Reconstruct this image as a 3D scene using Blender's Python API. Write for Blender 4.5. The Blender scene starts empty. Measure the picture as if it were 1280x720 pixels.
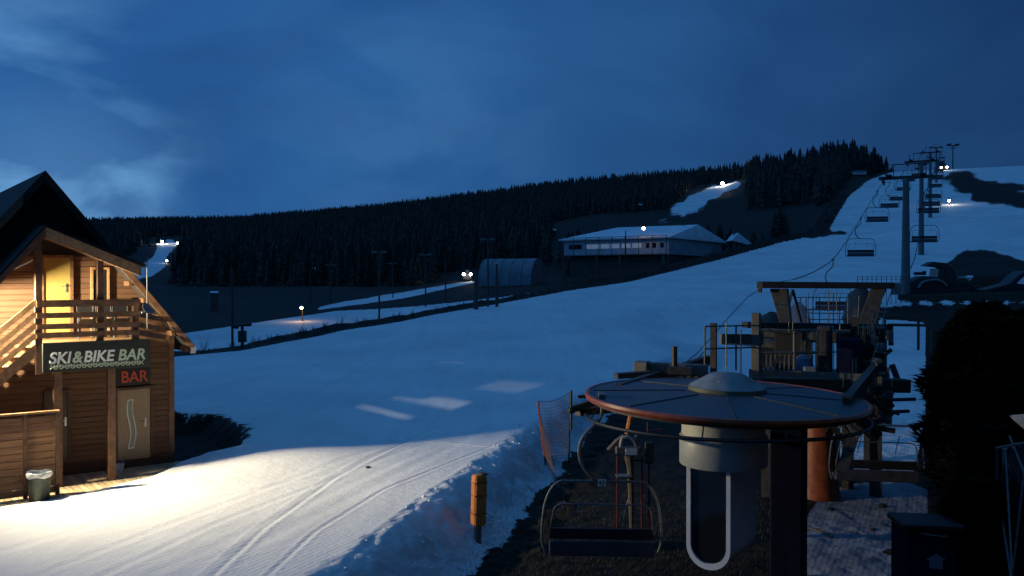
import bpy, math, random
import numpy as np
from mathutils import Vector, Matrix
R = math.radians
SC = bpy.context.scene
COL = SC.collection
random.seed(7)
RNG = np.random.RandomState(11)

# ------------------------------------------------------------------ camera
CAMZ, FPX, HOR = 6.0, 1108.0, 350.0
cd = bpy.data.cameras.new('camera'); cam = bpy.data.objects.new('camera', cd); COL.objects.link(cam)
cd.sensor_width = 36; cd.lens = 36 * FPX / 1280
cd.clip_start = 0.1; cd.clip_end = 9000
PITCH = math.atan((360 - HOR) / FPX)
cam.location = (0, 0, CAMZ); cam.rotation_euler = (R(90) - PITCH, 0, 0)
SC.camera = cam
SC.view_settings.view_transform = 'Standard'; SC.view_settings.look = 'None'
SC.view_settings.exposure = 0.0; SC.view_settings.gamma = 1

# ------------------------------------------------------------------ sky (dusk)
W = bpy.data.worlds.new('World'); SC.world = W; W.use_nodes = True
nt = W.node_tree; N = nt.nodes; L = nt.links
for n in list(N): N.remove(n)
out = N.new('ShaderNodeOutputWorld'); bg = N.new('ShaderNodeBackground'); L.new(bg.outputs[0], out.inputs[0])
SKY_STRENGTH = 1.0
bg.inputs[1].default_value = SKY_STRENGTH
def wmath(op, a, b=None, clamp=False):
    m = N.new('ShaderNodeMath'); m.operation = op; m.use_clamp = clamp
    for i, v in enumerate((a, b)):
        if v is None: continue
        if isinstance(v, (int, float)): m.inputs[i].default_value = v
        else: L.new(v, m.inputs[i])
    return m.outputs[0]
def wmix(f, a, b, t='MIX'):
    m = N.new('ShaderNodeMix'); m.data_type = 'RGBA'; m.blend_type = t
    for i, v in ((0, f), (6, a), (7, b)):
        if isinstance(v, (int, float)): m.inputs[i].default_value = v
        elif isinstance(v, tuple): m.inputs[i].default_value = (*v, 1)
        else: L.new(v, m.inputs[i])
    return m.outputs[2]
tc = N.new('ShaderNodeTexCoord')
sep = N.new('ShaderNodeSeparateXYZ'); L.new(tc.outputs['Generated'], sep.inputs[0])
nish = N.new('ShaderNodeTexSky'); nish.sky_type = 'NISHITA'; nish.sun_disc = False
nish.sun_elevation = R(-2.5); nish.sun_rotation = R(-75); nish.altitude = 800; nish.ozone_density = 3.0
def ramp(fac, stops):
    r = N.new('ShaderNodeValToRGB'); L.new(fac, r.inputs[0])
    e = r.color_ramp.elements
    while len(e) < len(stops): e.new(0.5)
    for k, (p, c) in enumerate(stops): e[k].position = p; e[k].color = (*c, 1)
    return r.outputs[0]
# overcast dusk: cloud deck darkest low down, brighter overhead
base = ramp(wmath('MAXIMUM', sep.outputs[2], 0.0),
            [(0.0, (.0185, .092, .262)), (0.14, (.0185, .091, .262)), (0.32, (.0165, .082, .25)), (0.6, (.026, .13, .34)), (1.0, (.034, .165, .41))])
# darker to the right, brighter towards the left (west)
side = ramp(wmath('ADD', wmath('MULTIPLY', sep.outputs[0], .5), .5), [(0.0, (.80, .80, .80)), (.27, (.60, .60, .60)), (.36, (.565, .56, .56)), (.5, (.5, .5, .5)), (.61, (.42, .40, .405)), (.725, (.29, .265, .275)), (.85, (.24, .22, .23))])
lat = N.new('ShaderNodeVectorMath'); lat.operation = 'SCALE'; L.new(base, lat.inputs[0]); lat.inputs['Scale'].default_value = 2.0
sidec = wmix(1.0, lat.outputs[0], side, 'MULTIPLY')
# clouds
mp = N.new('ShaderNodeMapping'); L.new(tc.outputs['Generated'], mp.inputs[0]); mp.inputs['Scale'].default_value = (2.4, 2.4, 4.2)
mp.inputs['Location'].default_value = (.4, .2, .35)
no = N.new('ShaderNodeTexNoise'); no.inputs['Scale'].default_value = 1.7; no.inputs['Detail'].default_value = 6; no.inputs['Roughness'].default_value = .52
no.inputs['Distortion'].default_value = .35
L.new(mp.outputs[0], no.inputs[0])
cl = ramp(no.outputs[0], [(0.30, (.78, .78, .82)), (0.45, (.93, .93, .95)), (0.55, (1.03, 1.03, 1.02)), (0.7, (1.25, 1.2, 1.14))])
skyc = wmix(1.0, sidec, cl, 'MULTIPLY')
# the last daylight breaking through low in the west (left)
def lobe(px, py, width, power):
    d = Vector(((px - 640) / FPX, 1, (HOR - py) / FPX)).normalized()
    dp = N.new('ShaderNodeVectorMath'); dp.operation = 'DOT_PRODUCT'; dp.inputs[1].default_value = d
    nn = N.new('ShaderNodeVectorMath'); nn.operation = 'NORMALIZE'; L.new(tc.outputs['Generated'], nn.inputs[0]); L.new(nn.outputs[0], dp.inputs[0])
    t = wmath('SUBTRACT', dp.outputs['Value'], math.cos(width)); t = wmath('DIVIDE', t, 1 - math.cos(width)); t = wmath('MAXIMUM', t, 0.0)
    return wmath('POWER', t, power)
mp2 = N.new('ShaderNodeMapping'); L.new(tc.outputs['Generated'], mp2.inputs[0]); mp2.inputs['Scale'].default_value = (3.2, 3.2, 7); mp2.inputs['Location'].default_value = (.1, .0, .9)
no2 = N.new('ShaderNodeTexNoise'); no2.inputs['Scale'].default_value = 1.6; no2.inputs['Detail'].default_value = 7; no2.inputs['Distortion'].default_value = .25; L.new(mp2.outputs[0], no2.inputs[0])
cm = wmath('MULTIPLY', wmath('SUBTRACT', no2.outputs[0], .43), 7.0, True)
g1 = wmath('MULTIPLY', lobe(-60, 200, R(15), 1.3), cm)
g2 = wmath('MULTIPLY', lobe(70, 262, R(8), 1.2), wmath('ADD', wmath('MULTIPLY', cm, .6), .4))
g3 = wmath('MULTIPLY', lobe(500, 170, R(12), 1.5), cm)
gl = wmath('ADD', wmath('ADD', wmath('MULTIPLY', g1, .34), wmath('MULTIPLY', g2, .45)), wmath('MULTIPLY', g3, .06))
glow = wmix(gl, (0, 0, 0), (.20, .42, .60))
skyc = wmix(1.0, skyc, glow, 'ADD')
# a trace of the real twilight scattering
nm = N.new('ShaderNodeVectorMath'); nm.operation = 'SCALE'; L.new(nish.outputs[0], nm.inputs[0]); nm.inputs['Scale'].default_value = 0.02
skyc = wmix(1.0, skyc, nm.outputs[0], 'ADD')
L.new(skyc, bg.inputs[0])

# weak directional remainder of the twilight, from the west
sd = bpy.data.lights.new('twilight_sun', 'SUN'); so = bpy.data.objects.new('twilight_sun', sd); COL.objects.link(so)
sd.energy = 0.05; sd.angle = R(50); sd.color = (.35, .65, 1.0); so.rotation_euler = (R(62), 0, R(-75 - 0))
so.rotation_euler = Vector((-.85, .35, .55)).to_track_quat('Z', 'Y').to_euler()

# the floodlight on the bar (just left of the frame)
LAMP = Vector((-9.32 - 5.35 * math.cos(R(38)) + 1.44 * math.sin(R(38)), 24.3 - 5.35 * math.sin(R(38)) - 1.44 * math.cos(R(38)), 5.42))
LAMP_AIM = Vector((-4.0, 23.4, 0.8))
LAMP_W = 1550.0

# ------------------------------------------------------------------ terrain function
def smooth(t):
    t = np.clip(t, 0, 1); return t * t * (3 - 2 * t)
_S = [-400, 48, 60, 73, 102, 118, 160, 232, 320, 430, 522, 640, 900, 3000]
_Z = [1.0, 1.0, 1.3, 2.0, 4.6, 5.6, 9.6, 18.3, 33.5, 50, 64.5, 70, 68, 60]
def _run_pt(px, py):
    k = (px - 640) / FPX; ys = np.geomspace(20, 900, 6000); zz = np.interp((.44 * k + .9) * ys, _S, _Z)
    m = np.nonzero(CAMZ - (py - HOR) / FPX * ys < zz)[0]; y = ys[m[0]] if len(m) else 900.
    return (k * y, y)
E_LINE = [(-60, -40), (-38, 30)] + [_run_pt(*p) for p in ((215, 446), (300, 438), (420, 414), (540, 394), (660, 373), (800, 349), (900, 324), (975, 303), (1030, 292), (1046, 268), (1062, 243), (1085, 225), (1112, 216))] + [(330, 720), (600, 1300)]
CREST = [(-7.4, -5), (-3.35, 15), (-1.9, 20.5), (0.15, 29), (2.0, 37), (8, 52), (22, 80), (26, 90)]
def seg_dist(px, py, line):
    """distance to polyline and signed side (positive = right of the travel direction)"""
    best = np.full(px.shape, 1e9); side = np.zeros(px.shape)
    for (ax, ay), (bx, by) in zip(line[:-1], line[1:]):
        dx, dy = bx - ax, by - ay; ll = dx * dx + dy * dy
        t = np.clip(((px - ax) * dx + (py - ay) * dy) / ll, 0, 1)
        ex, ey = px - (ax + t * dx), py - (ay + t * dy)
        d = np.hypot(ex, ey); m = d < best - 1e-9
        cr = ex * dy - ey * dx
        best = np.where(m, d, best); side = np.where(m, np.sign(cr), side)
    return best * side
# value noise
_T = RNG.rand(256, 256)
def vnoise(x, y):
    xi = np.floor(x).astype(int); yi = np.floor(y).astype(int); fx = x - xi; fy = y - yi
    fx = fx * fx * (3 - 2 * fx); fy = fy * fy * (3 - 2 * fy)
    a = _T[xi & 255, yi & 255]; b = _T[(xi + 1) & 255, yi & 255]; c = _T[xi & 255, (yi + 1) & 255]; d = _T[(xi + 1) & 255, (yi + 1) & 255]
    return (a * (1 - fx) + b * fx) * (1 - fy) + (c * (1 - fx) + d * fx) * fy
def fbm(x, y, o=4):
    s = 0; a = .5; t = 0
    for k in range(o):
        s = s + a * vnoise(x * 2 ** k + 17.3 * k, y * 2 ** k + 9.1 * k); t += a; a *= .5
    return s / t - .5
# skyline: px -> (py of bare ground, distance)
SKY = np.array([(-900, 262, 1500), (-200, 280, 1500), (110, 286, 1450), (300, 279, 1350), (500, 259, 1150), (700, 234, 950), (820, 226, 850), (900, 222, 800), (950, 219, 640), (1060, 207, 580), (1130, 206, 560), (1200, 209, 560), (1290, 216, 560), (1600, 225, 600), (2500, 240, 700)], float)
HUT_C = (-9.32, 24.3); HA = R(38)
def _pl(px, py, z=1.0):
    y = (CAMZ - z) * FPX / (py - HOR); return ((px - 640) / FPX * y, y)
SNOW_EDGE = [(-17.5, 13.5), _pl(-120, 652), _pl(0, 637), _pl(60, 629), _pl(120, 617), _pl(190, 599), (-8.75, 23.6), (-7.7, 25.6), (-8.3, 28), (-10.3, 31), (-15, 33)]
TRACKS = [([(260, 722), (330, 660), (420, 596), (500, 556), (570, 524), (650, 502)], .016, .07),
          ([(330, 722), (395, 664), (480, 612), (560, 580), (640, 548)], .010, .05), ([(250, 722), (322, 660), (412, 597), (492, 557)], .008, .05),
          ([(470, 548), (560, 555), (620, 560)], .014, .08), ([(0, 690), (90, 664), (250, 628), (420, 590)], .006, .12),
          ([(300, 690), (440, 622), (560, 560), (640, 520)], .008, .16), ([(40, 722), (200, 660), (400, 585), (520, 548)], .006, .10),
          ([(120, 722), (280, 650), (450, 585), (600, 528)], .007, .09), ([(180, 722), (300, 668), (470, 590), (620, 530)], .005, .12), ([(420, 722), (470, 668), (540, 615), (610, 572)], .008, .06)]
_TR_W = []
def height(x, y, fine=True):
    x = np.asarray(x, float); y = np.asarray(y, float)
    s = .44 * x + .9 * y
    r = np.hypot(x, y)
    zp = np.interp(s, _S, _Z)
    # lift side lies lower than the groomed run, behind a short bank
    qc = seg_dist(x, y, CREST)
    D = 1.0 * (1 - smooth((y - 42) / 38))
    wob = .35 * fbm(x * .9, y * .9, 3) + .25 * fbm(x * 2.6, y * 2.6, 2)
    bank = smooth((qc + wob * 1.2 + .15) / 1.7)
    zp = zp - D * bank
    # left of the run
    yy = np.maximum(y, 1.0)
    px = np.where(y > 1, 640 + FPX * x / yy, np.where(x < 0, -900, 2500)); px = np.clip(px, -900, 2500)
    k = np.clip((px - 500) / 400, -1, 1.6)
    zl = np.interp(r, [0, 40, 62, 95, 130, 160, 200, 260], [1, .6, -.1, 1.5, 2.6, 3.2, 4.5, 5.0]) + np.clip(k, 0, 2) * np.interp(r, [100, 160, 220], [0, 3.2, 4.0]) 
    spy = np.interp(px, SKY[:, 0], SKY[:, 1]); sr = np.interp(px, SKY[:, 0], SKY[:, 2])
    sz = CAMZ + (HOR - spy) / FPX * sr
    t = (r - 215) / (sr - 215)
    hill = zl + (sz - zl) * np.clip(t, 0, 1) ** 1.05
    hill = np.where(t > 1, sz - (r - sr) * .02, hill) + np.where(r > 240, np.clip((r - 240) / 200, 0, 1) * 9 * fbm(x / 110, y / 110, 3) * np.clip(1.25 - t, 0, 1), 0)
    qe = seg_dist(x, y, E_LINE)                       # positive on the run side
    ww = np.clip(.05 * r, 3.0, 60)
    b = smooth((-qe) / ww)
    z = zp * (1 - b) + hill * b
    # dark shoulder between the two runs
    z = z + np.exp(-((qe + 2.2) / 1.2) ** 2) * (.75 + .6 * fbm(x / 3, y / 3, 3)) * (r < 260) * (r > 50) * np.clip(r / 90, .8, 2.2)
    # right hand: mound of earth beside the run, terrace for the machines
    gx, gy = x - 92, y - 175
    z = z + 3.2 * np.exp(-((gx / 19) ** 2 + (gy / 16) ** 2) ** 1.5)
    tm = smooth((x - 37) / 4) * smooth((112 - y) / 6) * smooth((y - 92) / 3)
    z = z * (1 - tm) + 4.0 * tm
    # right lower side falls off a little before the terrace
    low = smooth((x - 9) / 6) * smooth((91 - y) / 6) * smooth((y - 30) / 30) * (1 - smooth((px - 1150) / 40) * 0)
    z = z - low * .9
    # pit beside the hut, below deck level
    qs = seg_dist(x, y, SNOW_EDGE)                    # positive = right = snow side
    nearh = (r < 46)
    pit = smooth((-qs + .3 * fbm(x * 2, y * 2, 3)) / .9) * nearh * smooth((46 - r) / 8)
    hump = (np.exp(-((qs - .9) / 2.2) ** 2) * .32 * smooth((y - 22.2) / 2.6) + (.07 + .05 * fbm(x * 2, y * 2, 2)) * np.exp(-((qs - .4) / 1.5) ** 2) * (1 - smooth((y - 22.2) / 2.6))) * nearh * (x < 0)
    z = z + hump * (qs > -1)
    z = z * (1 - pit) + .55 * pit
    if fine:
        z = z + (.10 * fbm(x / 7, y / 7, 3)) * (1 - pit) * (r < 300)
        rough = bank * D * (1 - smooth((qc - 2.4) / 1.2))
        z = z + rough * (.30 * fbm(x * 2.2, y * 2.2, 4))
        grass = bank * D * smooth((qc - 1.6) / .8)
        z = z + grass * (.10 * fbm(x * 3, y * 3, 4)) + pit * .12 * fbm(x * 2, y * 2, 3)
        for pts, dep, wd in _TR_W:
            q = seg_dist(x, y, pts); a = np.abs(q)
            z = z - dep * np.exp(-(a / wd) ** 2) + dep * .7 * np.exp(-((a - wd * 2) / wd) ** 2) * (.6 + .8 * vnoise(x * 2, y * 2))
    return z
def ray(px, py):
    c, s_ = math.cos(PITCH), math.sin(PITCH)
    a = (px - 640) / FPX; b = -(py - 360) / FPX
    return Vector((a, c + b * s_, b * c - s_))       # camera pitched down by PITCH
def G(px, py, fine=False, near=8.0):
    """where the sight line through a photo pixel meets the ground"""
    d = ray(px, py); t = near * np.power(2500.0 / near, np.linspace(0, 1, 5000))
    X, Y, Z = d.x * t, d.y * t, CAMZ + d.z * t
    h = height(X, Y, fine); m = np.nonzero(Z < h)[0]
    k = m[0] if len(m) else len(t) - 1
    return Vector((X[k], Y[k], float(h[k])))
def at(px, py, dist):
    d = ray(px, py); k = dist / d.y
    return Vector((d.x * k, dist, CAMZ + d.z * k))
def gz(x, y): return float(height(np.array([x]), np.array([y]), True)[0])
for pts, dep, wd in TRACKS:
    _TR_W.append(([tuple(G(*p)[:2]) for p in pts], dep, wd))

# ------------------------------------------------------------------ materials
def mat(name, col, rough=.7, metal=0., noise=0., nscale=8., bump=0., bscale=40., emit=None, estr=0., alpha=None, col2=None, spec=.5, stretch=None, coords='Object'):
    m = bpy.data.materials.new(name); m.use_nodes = True; t = m.node_tree; n = t.nodes; l = t.links
    b = n['Principled BSDF']; b.inputs['Base Color'].default_value = (*col, 1); b.inputs['Roughness'].default_value = rough
    b.inputs['Metallic'].default_value = metal; b.inputs['Specular IOR Level'].default_value = spec
    if noise or bump:
        c = n.new('ShaderNodeTexCoord'); mp_ = n.new('ShaderNodeMapping'); l.new(c.outputs[coords], mp_.inputs[0])
        if stretch: mp_.inputs['Scale'].default_value = stretch
    if noise:
        x = n.new('ShaderNodeTexNoise'); x.inputs['Scale'].default_value = nscale; x.inputs['Detail'].default_value = 5; l.new(mp_.outputs[0], x.inputs[0])
        r_ = n.new('ShaderNodeValToRGB'); l.new(x.outputs[0], r_.inputs[0])
        c2 = col2 or tuple(v * (1 - noise) for v in col); hi = tuple(min(1, v * (1 + noise * .6)) for v in col)
        r_.color_ramp.elements[0].position = .32; r_.color_ramp.elements[0].color = (*c2, 1)
        r_.color_ramp.elements[1].position = .68; r_.color_ramp.elements[1].color = (*hi, 1)
        l.new(r_.outputs[0], b.inputs['Base Color'])
    if bump:
        x = n.new('ShaderNodeTexNoise'); x.inputs['Scale'].default_value = bscale; x.inputs['Detail'].default_value = 4; l.new(mp_.outputs[0], x.inputs[0])
        u = n.new('ShaderNodeBump'); u.inputs['Strength'].default_value = bump; u.inputs['Distance'].default_value = .02
        l.new(x.outputs[0], u.inputs['Height']); l.new(u.outputs[0], b.inputs['Normal'])
    if emit: b.inputs['Emission Color'].default_value = (*emit, 1); b.inputs['Emission Strength'].default_value = estr
    return m
def board_mat(name, col, pitch=.14, axis='Z', rough=.55, col2=None):
    """stained boards: grooves every pitch metres along axis, tone changing from board to board"""
    m = bpy.data.materials.new(name); m.use_nodes = True; t = m.node_tree; n = t.nodes; l = t.links
    b = n['Principled BSDF']; b.inputs['Roughness'].default_value = rough; b.inputs['Specular IOR Level'].default_value = .3
    c = n.new('ShaderNodeTexCoord'); s = n.new('ShaderNodeSeparateXYZ'); l.new(c.outputs['Object'], s.inputs[0])
    def ma(op, a, bb=None):
        q = n.new('ShaderNodeMath'); q.operation = op
        for i, v in enumerate((a, bb)):
            if v is None: continue
            if isinstance(v, (int, float)): q.inputs[i].default_value = v
            else: l.new(v, q.inputs[i])
        return q.outputs[0]
    v = ma('DIVIDE', s.outputs['XYZ'.index(axis)], pitch)
    fl = ma('FLOOR', v); fr = ma('SUBTRACT', v, fl)
    wn = n.new('ShaderNodeTexWhiteNoise'); wn.noise_dimensions = '1D'; l.new(fl, wn.inputs['W'])
    mp_ = n.new('ShaderNodeMapping'); l.new(c.outputs['Object'], mp_.inputs[0])
    sc = [2.5, 2.5, 2.5]; sc['XYZ'.index(axis)] = 30; mp_.inputs['Scale'].default_value = sc
    if axis == 'X': mp_.inputs['Scale'].default_value = (30, 1.5, 1.5)
    no_ = n.new('ShaderNodeTexNoise'); no_.inputs['Scale'].default_value = 1.0; no_.inputs['Detail'].default_value = 6; l.new(mp_.outputs[0], no_.inputs[0])
    k = ma('ADD', ma('MULTIPLY', wn.outputs[0], .45), ma('MULTIPLY', no_.outputs[0], .9))
    r_ = n.new('ShaderNodeValToRGB'); l.new(k, r_.inputs[0])
    c2 = col2 or tuple(q * .5 for q in col)
    r_.color_ramp.elements[0].position = .3; r_.color_ramp.elements[0].color = (*c2, 1)
    r_.color_ramp.elements[1].position = .95; r_.color_ramp.elements[1].color = (*[min(1, q * 1.25) for q in col], 1)
    l.new(r_.outputs[0], b.inputs['Base Color'])
    g = ma('MULTIPLY', ma('MINIMUM', fr, ma('SUBTRACT', 1.0, fr)), 9.0); g = ma('MINIMUM', g, 1.0)
    u = n.new('ShaderNodeBump'); u.inputs['Strength'].default_value = 1; u.inputs['Distance'].default_value = .018
    l.new(ma('ADD', g, ma('MULTIPLY', no_.outputs[0], .15)), u.inputs['Height']); l.new(u.outputs[0], b.inputs['Normal'])
    return m
M = {}
M['siding'] = board_mat('stained_siding', (.115, .060, .033), .145, 'Z', .65, (.082, .042, .023))
M['timber'] = mat('stained_timber', (.15, .073, .036), .55, noise=.45, nscale=6, bump=.4, bscale=30, stretch=(1, 1, 1))
M['timber_dark'] = mat('dark_timber', (.085, .038, .018), .6, noise=.4, nscale=7, bump=.3)
M['timber_light'] = mat('light_timber', (.34, .19, .085), .55, noise=.35, nscale=9, bump=.3)
M['roofing'] = mat('bitumen_roofing', (.018, .014, .012), .85, noise=.4, nscale=14, bump=.7, bscale=50)
M['deckboard'] = board_mat('deck_boards', (.52, .40, .24), .15, 'X', .7, (.33, .25, .15))
M['slat'] = board_mat('fence_slats', (.26, .125, .05), .17, 'Z', .55, (.15, .07, .03))
M['door_oak'] = mat('door_oak', (.27, .19, .11), .45, noise=.2, nscale=5, stretch=(12, 12, 1))
M['door_yellow'] = mat('door_pine', (.30, .215, .055), .5, noise=.15, nscale=4, stretch=(10, 10, 1))
M['door_dark'] = mat('door_dark', (.06, .035, .022), .45, noise=.2, nscale=5)
M['door_yellow'].node_tree.nodes['Principled BSDF'].inputs['Roughness'].default_value = .6
M['glass'] = mat('dark_glass', (.012, .014, .018), .08, spec=.8)
M['frost'] = mat('frosted_glass', (.22, .24, .2), .3)
M['chrome'] = mat('brushed_metal', (.62, .61, .58), .3, metal=.9)
M['trim'] = mat('pale_trim', (.62, .6, .5), .45)
M['signpanel'] = mat('sign_panel', (.028, .034, .026), .5, noise=.2, nscale=4)
M['letters'] = mat('sign_letters', (.85, .88, .80), .5)
M['letters_g'] = mat('sign_letters_green', (.55, .66, .48), .5)
M['letters_r'] = mat('sign_letters_red', (.55, .075, .03), .45)
M['black'] = mat('black_plastic', (.012, .012, .013), .45, noise=.3, nscale=10)
M['bin'] = mat('bin_plastic', (.035, .045, .032), .5, noise=.3, nscale=6)
M['bag'] = mat('white_bag', (.62, .62, .6), .4)
M['steel'] = mat('galvanised_steel', (.17, .175, .18), .5, metal=.55, noise=.35, nscale=9)
M['steel_dk'] = mat('weathered_steel', (.055, .052, .05), .6, metal=.4, noise=.45, nscale=7)
M['steel_pale'] = mat('pale_grey_steel', (.13, .12, .105), .6, metal=.2, noise=.3, nscale=5)
M['beam_br'] = mat('brown_beam', (.045, .034, .026), .65, noise=.4, nscale=6)
M['orange'] = mat('orange_paint', (.27, .06, .016), .5, noise=.35, nscale=5)
M['orange_rim'] = mat('orange_rim', (.30, .06, .022), .38, noise=.35, nscale=4)
M['rooftop'] = mat('station_roof_sheet', (.050, .048, .060), .42, noise=.3, nscale=2.5, bump=.25, bscale=6)
_m = M['rooftop']; _n = _m.node_tree.nodes; _l = _m.node_tree.links; _bk = _n.new('ShaderNodeTexBrick'); _tc = _n.new('ShaderNodeTexCoord'); _l.new(_tc.outputs['Object'], _bk.inputs[0])
_bk.inputs['Scale'].default_value = 9; _bk.inputs['Mortar Size'].default_value = .03; _bk.inputs['Color1'].default_value = (.045, .044, .058, 1); _bk.inputs['Color2'].default_value = (.030, .029, .040, 1); _bk.inputs['Mortar'].default_value = (.075, .075, .09, 1)
_mx = _n.new('ShaderNodeMix'); _mx.data_type = 'RGBA'; _mx.inputs[0].default_value = .55; _src = _n['Principled BSDF'].inputs['Base Color'].links[0].from_socket; _l.new(_src, _mx.inputs[6]); _l.new(_bk.outputs[0], _mx.inputs[7]); _l.new(_mx.outputs[2], _n['Principled BSDF'].inputs['Base Color'])
M['cap'] = mat('hatch_grey', (.22, .23, .24), .5, noise=.3, nscale=3)
M['capring'] = mat('hatch_ring', (.13, .14, .08), .6, noise=.3, nscale=5)
M['drum'] = mat('painted_drum', (.42, .43, .40), .42, noise=.12, nscale=2)
M['cabin'] = mat('cabin_shell', (.72, .75, .80), .38, noise=.1, nscale=2)
M['navy'] = mat('navy_paint', (.007, .010, .032), .7, noise=.3, nscale=3, spec=.06)
M['seat'] = mat('seat_pad', (.05, .052, .07), .5, noise=.3, nscale=6)
M['seat_dk'] = mat('seat_back_pad', (.018, .018, .024), .5, noise=.3, nscale=6)
M['white'] = mat('white_paint', (.68, .68, .66), .5)
M['post_w'] = mat('old_wood_post', (.13, .115, .095), .7, noise=.4, nscale=10)
M['orangepad'] = mat('orange_padding', (.52, .17, .035), .55, noise=.3, nscale=5, bump=.3, bscale=14)
M['net'] = mat('net_twine', (.17, .085, .05), .7)
M['brown'] = mat('brown_canvas', (.10, .08, .055), .7, noise=.35, nscale=7)
M['red'] = mat('dark_red_paint', (.13, .012, .012), .5)
M['rubber'] = mat('rubber', (.012, .012, .012), .8, bump=.5, bscale=30)
M['hall'] = mat('hall_cladding', (.46, .50, .54), .5, noise=.2, nscale=.6)
M['hallroof'] = mat('hall_roof_snow', (.74, .78, .82), .6, noise=.15, nscale=.35)
M['hallwin'] = mat('hall_window', (.62, .7, .76), .2, emit=(.55, .75, 1), estr=.10)
M['tent'] = mat('tent_fabric', (.16, .19, .22), .6, noise=.3, nscale=.7)
M['conc'] = mat('concrete', (.075, .07, .065), .8, noise=.4, nscale=2)
M['needles'] = mat('spruce_needles', (.012, .018, .012), .8, noise=.5, nscale=.6)
M['needles_n'] = mat('hedge_needles', (.005, .007, .005), .95, noise=.5, nscale=3, spec=.05)
M['bark'] = mat('bark', (.05, .038, .028), .9, noise=.4, nscale=3)
M['pole'] = mat('wood_pole', (.06, .05, .045), .8, noise=.3, nscale=5)
M['snowchunk'] = mat('snow_crust', (.80, .82, .86), .6, bump=.5, bscale=12)
M['lampw'] = mat('lamp_white', (.9, .9, .9), .3, emit=(1, .95, .85), estr=60)
M['lampo'] = mat('lamp_orange', (.9, .7, .4), .3, emit=(1, .55, .20), estr=30)
M['yellowrefl'] = mat('yellow_glint', (.5, .42, .16), .4)  # yellow painted in for reflections glinting on thin rods

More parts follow.
